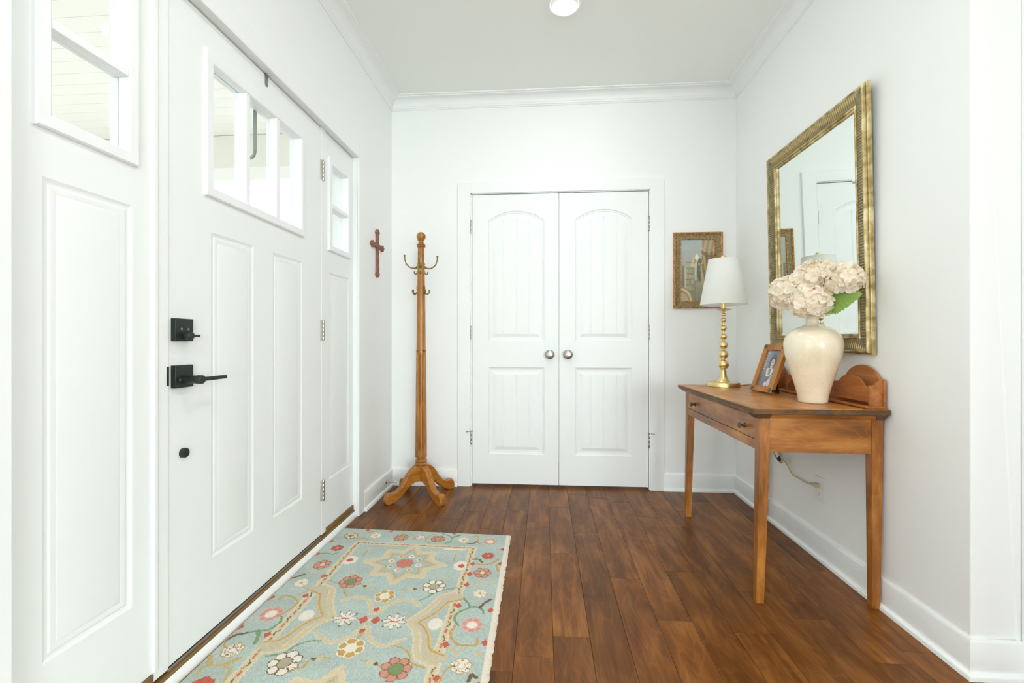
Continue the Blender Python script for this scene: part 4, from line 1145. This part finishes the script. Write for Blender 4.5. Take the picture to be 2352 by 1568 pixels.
cord = spline([L_(p) for p in ((1.11, 2.66, .766), (1.19, 2.715, .766), (1.23, 2.752, .755), (1.25, 2.757, .60), (1.255, 2.74, .48), (1.258, 2.62, .42), (1.262, 2.535, .462), (1.264, 2.515, .430), (1.266, 2.512, .405), (1.272, 2.480, .392), (1.280, 2.44, .360), (1.280, 2.405, .334), (1.282, 2.36, .331), (1.284, 2.30, .327), (1.276, 2.245, .335), (1.272, 2.232, .339))], 8)
MB().tube(cord, .0030, 8).build('power_cord', 'cord', lm)
lo = MB()
for k in range(3):
    c = Vector(L_((1.262, 2.515 + .006 * k, .408))); pts = []
    for j in range(21):
        a = 2 * PI * j / 20; pts.append((c.x + .006 * math.cos(a + k), c.y + .055 * math.cos(a) - .026 * math.sin(a), c.z + .016 * math.sin(a) + .030 * math.cos(a)))
    lo.tube(pts, .0030, 8)
lo.build('cord_bundle', 'cord', lm)
MB().tube([L_((1.258, 2.498, .394)), L_((1.262, 2.488, .390))], .0125, 12).build('cord_tie', 'tie', lm)
pl = MB().box(1.272, 1.2945, 2.198, 2.222, .3325, .3505); pl.hexa([(1.270, 2.221, .336), (1.286, 2.221, .336), (1.286, 2.221, .346), (1.270, 2.221, .346)], [(1.274, 2.250, .338), (1.280, 2.250, .338), (1.280, 2.250, .344), (1.274, 2.250, .344)])
moved(pl, LP).build('plug', 'cord', lm, bevel=0.002)

# ---- vase
VP = (1.132, 1.973, TZ)
va = thing('vase', 'cream glazed round-shouldered vase on the table', 'vase', VP)
vp = [(0, .0015), (.054, .0015), (.060, 0), (.0635, .003), (.0665, .020), (.0735, .050), (.0845, .085), (.0990, .128), (.1120, .165), (.1215, .195), (.1272, .222), (.1286, .243), (.1265, .262), (.1185, .280), (.1040, .296), (.0840, .308), (.0600, .3175), (.0390, .324), (.0275, .331), (.0243, .340), (.0245, .349), (.0290, .3555), (.0380, .3600), (.0415, .3625), (.0410, .3645), (.0380, .3640), (.0270, .3590), (.0205, .350), (.0200, .336)]
def smooth_prof(p, per=3):
    return [(max(q_[0], 0), q_[1]) for q_ in [(a[0], a[1]) for a in spline([(x, y, 0) for x, y in p], per)]]
vp = [(r_ * .835, z_) for r_, z_ in vp]
MB().lathe([vp[0]] + vp[1:3] + smooth_prof(vp[3:]), 72).build('vase_body', 'vase', va, smooth=80)
MB().lathe([(0, .3385), (.0168, .3385)], 24).build('mouth_shade', 'core', va)  # disc across the neck, stands for the shade inside the mouth

# ---- hydrangeas: each stem with its head of florets
def petal(mb, ang, L, w, lift, curl, seed):
    r = random.Random(seed); vs = []; fs = []
    ts = (0, .16, .34, .52, .68, .82, .93, .985); nw = 6
    ph = r.uniform(0, 6)
    for t in ts:
        wd = w * (math.sin(PI / 2 * max(t, .03) / .58) ** .75 if t < .58 else math.sqrt(max(0, 1 - ((t - .58) / .42) ** 2)))
        for j in range(nw + 1):
            s = (j / nw - .5) * 2
            x = .002 + L * t; y = s * wd / 2
            z = lift * t - curl * t ** 3 + .24 * w * s * s * (wd / w) * t + .07 * w * math.sin(s * 3.4 + ph) * t * t + .05 * w * math.sin(t * 7 + ph)
            vs.append((x * math.cos(ang) - y * math.sin(ang), x * math.sin(ang) + y * math.cos(ang), z))
    for i in range(len(ts) - 1):
        for j in range(nw):
            a = i * (nw + 1) + j; fs.append((a, a + 1, a + nw + 2, a + nw + 1))
    mb.add(vs, fs)
FL = []
for v_ in range(5):
    mb = MB()
    for k in range(4):
        petal(mb, k * PI / 2 + random.uniform(-.15, .15), random.uniform(.024, .030), random.uniform(.027, .033), random.uniform(.006, .016), random.uniform(.002, .012), v_ * 7 + k)
    mb.ball((0, 0, .001), .0028, 8, 5)
    me = bpy.data.meshes.new('floret'); me.from_pydata(mb.v, [], mb.f); me.shade_smooth(); me.materials.append(M['petal']); FL.append(me)
def leaf_part(parent, base, tip, normal, width, name='leaf'):
    base, tip, nrm = Vector(base), Vector(tip), Vector(normal).normalized()
    ax = tip - base; L = ax.length; ax.normalize(); sd = ax.cross(nrm).normalized(); nrm = sd.cross(ax).normalized()
    nt, nw = 26, 12; vs = []; fs = []
    for i in range(nt + 1):
        t = i / nt; wd = width * (math.sin(PI * t ** .72) ** .8) * .5 + .0008
        for j in range(nw + 1):
            s = (j / nw - .5) * 2; ser = 1 + (.05 * (1 if i % 2 else -1) if abs(s) > .99 else 0)
            h = -.13 * L * (t - .45) ** 2 * 2 + .16 * width * abs(s) ** 1.3 * math.sin(PI * t) - .0030 * math.cos((t * 9 - abs(s) * 2.2) * 2 * PI) * min(1, abs(s) * 4) * math.sin(PI * t)
            vs.append(base + ax * (L * t) + sd * (s * wd * ser) + nrm * h)
    for i in range(nt):
        for j in range(nw):
            a = i * (nw + 1) + j; fs.append((a, a + 1, a + nw + 2, a + nw + 1))
    mb = MB().add(vs, fs); return mb.build(name, 'leaf', parent, smooth=60)
MOUTH = Vector((VP[0], VP[1], TZ + .34))
def hydrangea(label, c, rad, n, off, leaves, seed, view_bias=0.0):
    r = random.Random(seed); root_loc = MOUTH + Vector(off)
    t = thing('hydrangea', label, 'flower', root_loc, group='hydrangeas in the vase')
    c = Vector(c) - root_loc; rad = Vector(rad)
    MB().tube(bez((0, 0, -.03), (0, 0, .03), tuple(c * .5 + Vector((0, 0, -.005))), tuple(c), 10), .0032, 8).build('stem', 'stem', t)
    MB().ball(tuple(c), 1.0, 20, 12, tuple(rad * .66)).build('flower_core', 'core', t)
    ga = PI * (3 - math.sqrt(5)); n = int(n * 1.3)
    for k in range(n):
        z = 1 - (k + .5) / n * 1.80; a = ga * k + seed; q_ = math.sqrt(max(0, 1 - z * z))
        d = Vector((q_ * math.cos(a), q_ * math.sin(a), z))
        nrm = Vector((d.x / rad.x, d.y / rad.y, d.z / rad.z)).normalized()
        p = c + Vector((d.x * rad.x, d.y * rad.y, d.z * rad.z)) * r.uniform(.80, 1.0)
        nrm = (nrm + Vector((r.uniform(-.35, .35), r.uniform(-.35, .35), r.uniform(-.35, .35)))).normalized()
        o = bpy.data.objects.new('floret', FL[r.randrange(5)]); COL.objects.link(o); o.parent = t
        o.location = p; o.rotation_mode = 'QUATERNION'
        o.rotation_quaternion = nrm.to_track_quat('Z', 'Y') @ Matrix.Rotation(r.uniform(0, 6.28), 3, 'Z').to_quaternion()
        s = r.uniform(.66, 1.0); o.scale = (s, s, s)
    for b, e, nn, w in leaves:
        leaf_part(t, Vector(b) - root_loc, Vector(e) - root_loc, nn, w)
    return t
hydrangea('cream hydrangea at the left of the bouquet, near the lamp', (1.060, 2.010, 1.228), (.078, .076, .074), 60, (-.006, .006, 0), [((1.085, 1.930, 1.160), (1.020, 1.895, 1.138), (-.2, -.8, .55), .042)], 1)
hydrangea('tall cream hydrangea at the top of the bouquet', (1.131, 1.955, 1.276), (.090, .082, .080), 72, (.002, .004, 0), [], 2)
hydrangea('cream hydrangea drooping low over the front of the vase lip', (1.085, 1.903, 1.182), (.076, .070, .066), 58, (0, -.007, 0), [((1.128, 1.915, 1.128), (1.112, 1.820, 1.132), (-.3, -.6, .7), .044)], 4)
hydrangea('cream hydrangea at the right of the bouquet, above the green leaf', (1.169, 1.842, 1.264), (.064, .068, .056), 48, (.007, .003, 0), [((1.136, 1.905, 1.176), (1.200, 1.789, 1.2035), (-.45, -.85, .22), .122)], 3)

# ---- letter rack along the wall
LR = (1.255, 2.24, TZ)
lr = thing('letter_rack', 'long wooden letter rack with scalloped pockets at the back of the table', 'letter rack', LR)
def lpart(mb, name, mat='rack', parent=None, **kw): return moved(mb, LR).build(name, mat, parent or lr, **kw)
lpart(MB().box(1.222, 1.2935, 1.785, 2.70, .7635, .7715), 'base_board', bevel=0.001)
m = MB().tube([(1.218, 1.782, .7705), (1.218, 2.703, .7705)], .0065, 14); lpart(m, 'front_strip')
def arch(y0, y1, zs, zt, n=18, dip=.0):
    pts = []
    for k in range(n + 1):
        t = k / n; s = abs(2 * t - 1)
        z = zs + (zt - zs) * (math.cos(min(1, s / .86) * PI / 2) ** .62 if s < .86 else 0) - dip * max(0, math.sin((s - .55) / .45 * PI)) if s > .55 else zs + (zt - zs) * (math.cos(min(1, s / .86) * PI / 2) ** .62)
        pts.append((y0 + (y1 - y0) * t, z))
    return pts
poly = [(1.788, .7715)] + [(1.788, .876)] + arch(1.800, 2.020, .874, .926) + [(2.030, .845), (2.46, .845)] + arch(2.47, 2.690, .850, .905) + [(2.698, .846), (2.698, .7715)]
lpart(MB().prism(poly, 1.2835, 1.2925, lambda a, b, c: (c, a, b)), 'back_board', bevel=0.001)
for y0, y1, pk in ((1.795, 2.006, .886), (2.486, 2.690, .880)):
    fr_ = [(y0 + .008, .787)] + arch(y0 + .008, y1 - .008, .850, pk, dip=.010) + [(y1 - .008, .787)]
    lpart(MB().prism(fr_, 1.2365, 1.2435, lambda a, b, c: (c, a, b)), 'pocket_front', bevel=0.001)
    for yy in (y0, y1 - .008):
        sd = [(1.2365, .7715), (1.2840, .7715), (1.2840, .878), (1.266, .866), (1.254, .853), (1.2365, .852)]
        lpart(MB().prism(sd, yy, yy + .008, lambda a, b, c: (a, c, b)), 'pocket_side', 'rack_edge' if yy < 1.8 and False else 'rack', bevel=0.0008)
for yy in (2.13, 2.37):
    lpart(MB().prism([(1.236, .7715), (1.2835, .7715), (1.2835, .838), (1.260, .832), (1.236, .800)], yy, yy + .008, lambda a, b, c: (a, c, b)), 'divider', bevel=0.0008)

# ---- photo frame leaning on its strut
ang = math.atan2(-.98, .196); lean = math.radians(20.5)
FW, FH = .156, .250
ph = thing('photo_frame', 'wooden frame holding a portrait photo, leaning beside the vase', 'photo frame', (1.0945, 2.322, TZ + .001), (-lean, 0, ang))
FT = .020
def bar(x0, x1, z0, z1, name='frame_rail'):
    return MB().box(x0, x1, -FT, 0, z0, z1).build(name, 'frame_wood', ph, bevel=0.002)
b_ = .030
bar(-FW / 2, -FW / 2 + b_, 0, FH); bar(FW / 2 - b_, FW / 2, 0, FH); bar(-FW / 2 + b_, FW / 2 - b_, 0, b_); bar(-FW / 2 + b_, FW / 2 - b_, FH - b_, FH)
MB().box(-FW / 2 + .02, FW / 2 - .02, -.006, -.002, .02, FH - .02).build('back_panel', 'strut', ph)
def photo(nx, nz):
    U, V = np.meshgrid(np.linspace(0, 1, nx + 1), np.linspace(0, 1, nz + 1)); V = 1 - V
    r = np.random.default_rng(9); im = np.zeros(U.shape + (3,)); im[:] = (128, 140, 150)
    im += (np.sin(U * 7 + V * 3) * 8)[..., None]
    def put(m, c, a=1.0): im[m] = im[m] * (1 - a) + np.array(c, float) * a
    put((U - .0) * .5 + (V - .75) > .0, (112, 124, 136), .8)
    put(np.hypot((U - .60) * .9, (V - .33) * 1.0) < .22, (92, 102, 106))
    put((U > .50) & (U < .74) & (V > .20) & (V < .25), (70, 74, 78), .6)
    put(np.hypot((U - .60) * 1.25, (V - .37) * 1.0) < .135, (222, 188, 182))
    put((np.hypot((U - .60) * 1.25, (V - .37)) < .135) & (V > .40) & (V < .425) & (np.abs(U - .6) < .05), (190, 120, 116))
    for e in (.55, .65): put(np.hypot(U - e, (V - .34) * 1.6) < .018, (90, 70, 66))
    put((V > .49) & (V < .72) & (np.abs(U - .56) < .24 - .62 * np.abs(V - .56)), (226, 214, 210))
    put((V > .50) & (V < .68) & (np.abs(U - .58) < .07), (122, 134, 140)); put((V > .52) & (V < .66) & (np.abs(U - .47) < .05), (220, 186, 176))
    put(np.abs((V - .80) + (U - .5) * .55) < .018, (88, 96, 112))
    put((np.hypot((U - .72) * .9, V - .88) < .10) | (np.hypot((U - .52) * .9, V - .93) < .08), (224, 190, 190))
    put(np.abs((V - .80) + (U - .72) * 1.1) < .012, (236, 232, 230))
    put(np.abs((V - .25) + (U - .92) * 2.4) < .02, (206, 214, 220), .7)
    txt = (U > .05) & (U < .17) & (V > .05) & (V < .55) & (np.sin(V * 88) + .6 * np.sin(U * 60 + V * 31) > .2)
    put(txt, (206, 212, 218)); put((np.hypot((U - .13) * .8, V - .06) < .07) & (np.sin(U * 40) > -.4), (214, 216, 210), .8)
    im += r.normal(0, 4, U.shape)[..., None]
    return im
o = grid_mesh('photograph', FW - 2 * b_ + .004, FH - 2 * b_ + .004, 50, 90, photo(50, 90), 'photo', ph); o.location = (0, -.010, b_ - .002)
lf = [(.000, .011), (.004, .006), (.010, .008), (.008, .003), (.013, .000), (.008, -.003), (.010, -.008), (.004, -.006), (.000, -.011), (-.004, -.006), (-.010, -.008), (-.008, -.003), (-.013, 0), (-.008, .003), (-.010, .008), (-.004, .006)]
for x, z in ((-FW / 2 + .014, .014), (FW / 2 - .014, .014), (-FW / 2 + .014, FH - .014), (FW / 2 - .014, FH - .014)):
    MB().prism([(a + x, b + z) for a, b in lf], FT - .0002, FT + .0022, lambda a, b, c: (a, -c, b)).build('leaf_clip', 'leafclip', ph, smooth=0)
MB().hexa([(FW / 2 - .0002, -.018, .008), (FW / 2 + .002, -.018, .008), (FW / 2 + .002, -.002, .008), (FW / 2 - .0002, -.002, .008)], [(FW / 2 - .0002, -.018, .020), (FW / 2 + .002, -.018, .020), (FW / 2 + .002, -.002, .020), (FW / 2 - .0002, -.002, .020)]).build('corner_tab', 'strut', ph)
# strut from the back of the frame down to the table (in the leaning frame's own axes)
h1 = .150; foot_y = .120
cy, sy = math.cos(lean), math.sin(lean)
# world-horizontal foot distance behind the frame base: y' (leaning axes) and z' of the foot on the table plane
fy, fz = foot_y * cy, -foot_y * sy
MB().hexa([(-.012, fy - .002, fz + .001), (.012, fy - .002, fz + .001), (.012, fy + .002, fz + .0025), (-.012, fy + .002, fz + .0025)], [(-.012, -.002, h1 - .003), (.012, -.002, h1 - .003), (.012, .002, h1), (-.012, .002, h1)]).build('strut', 'strut', ph)
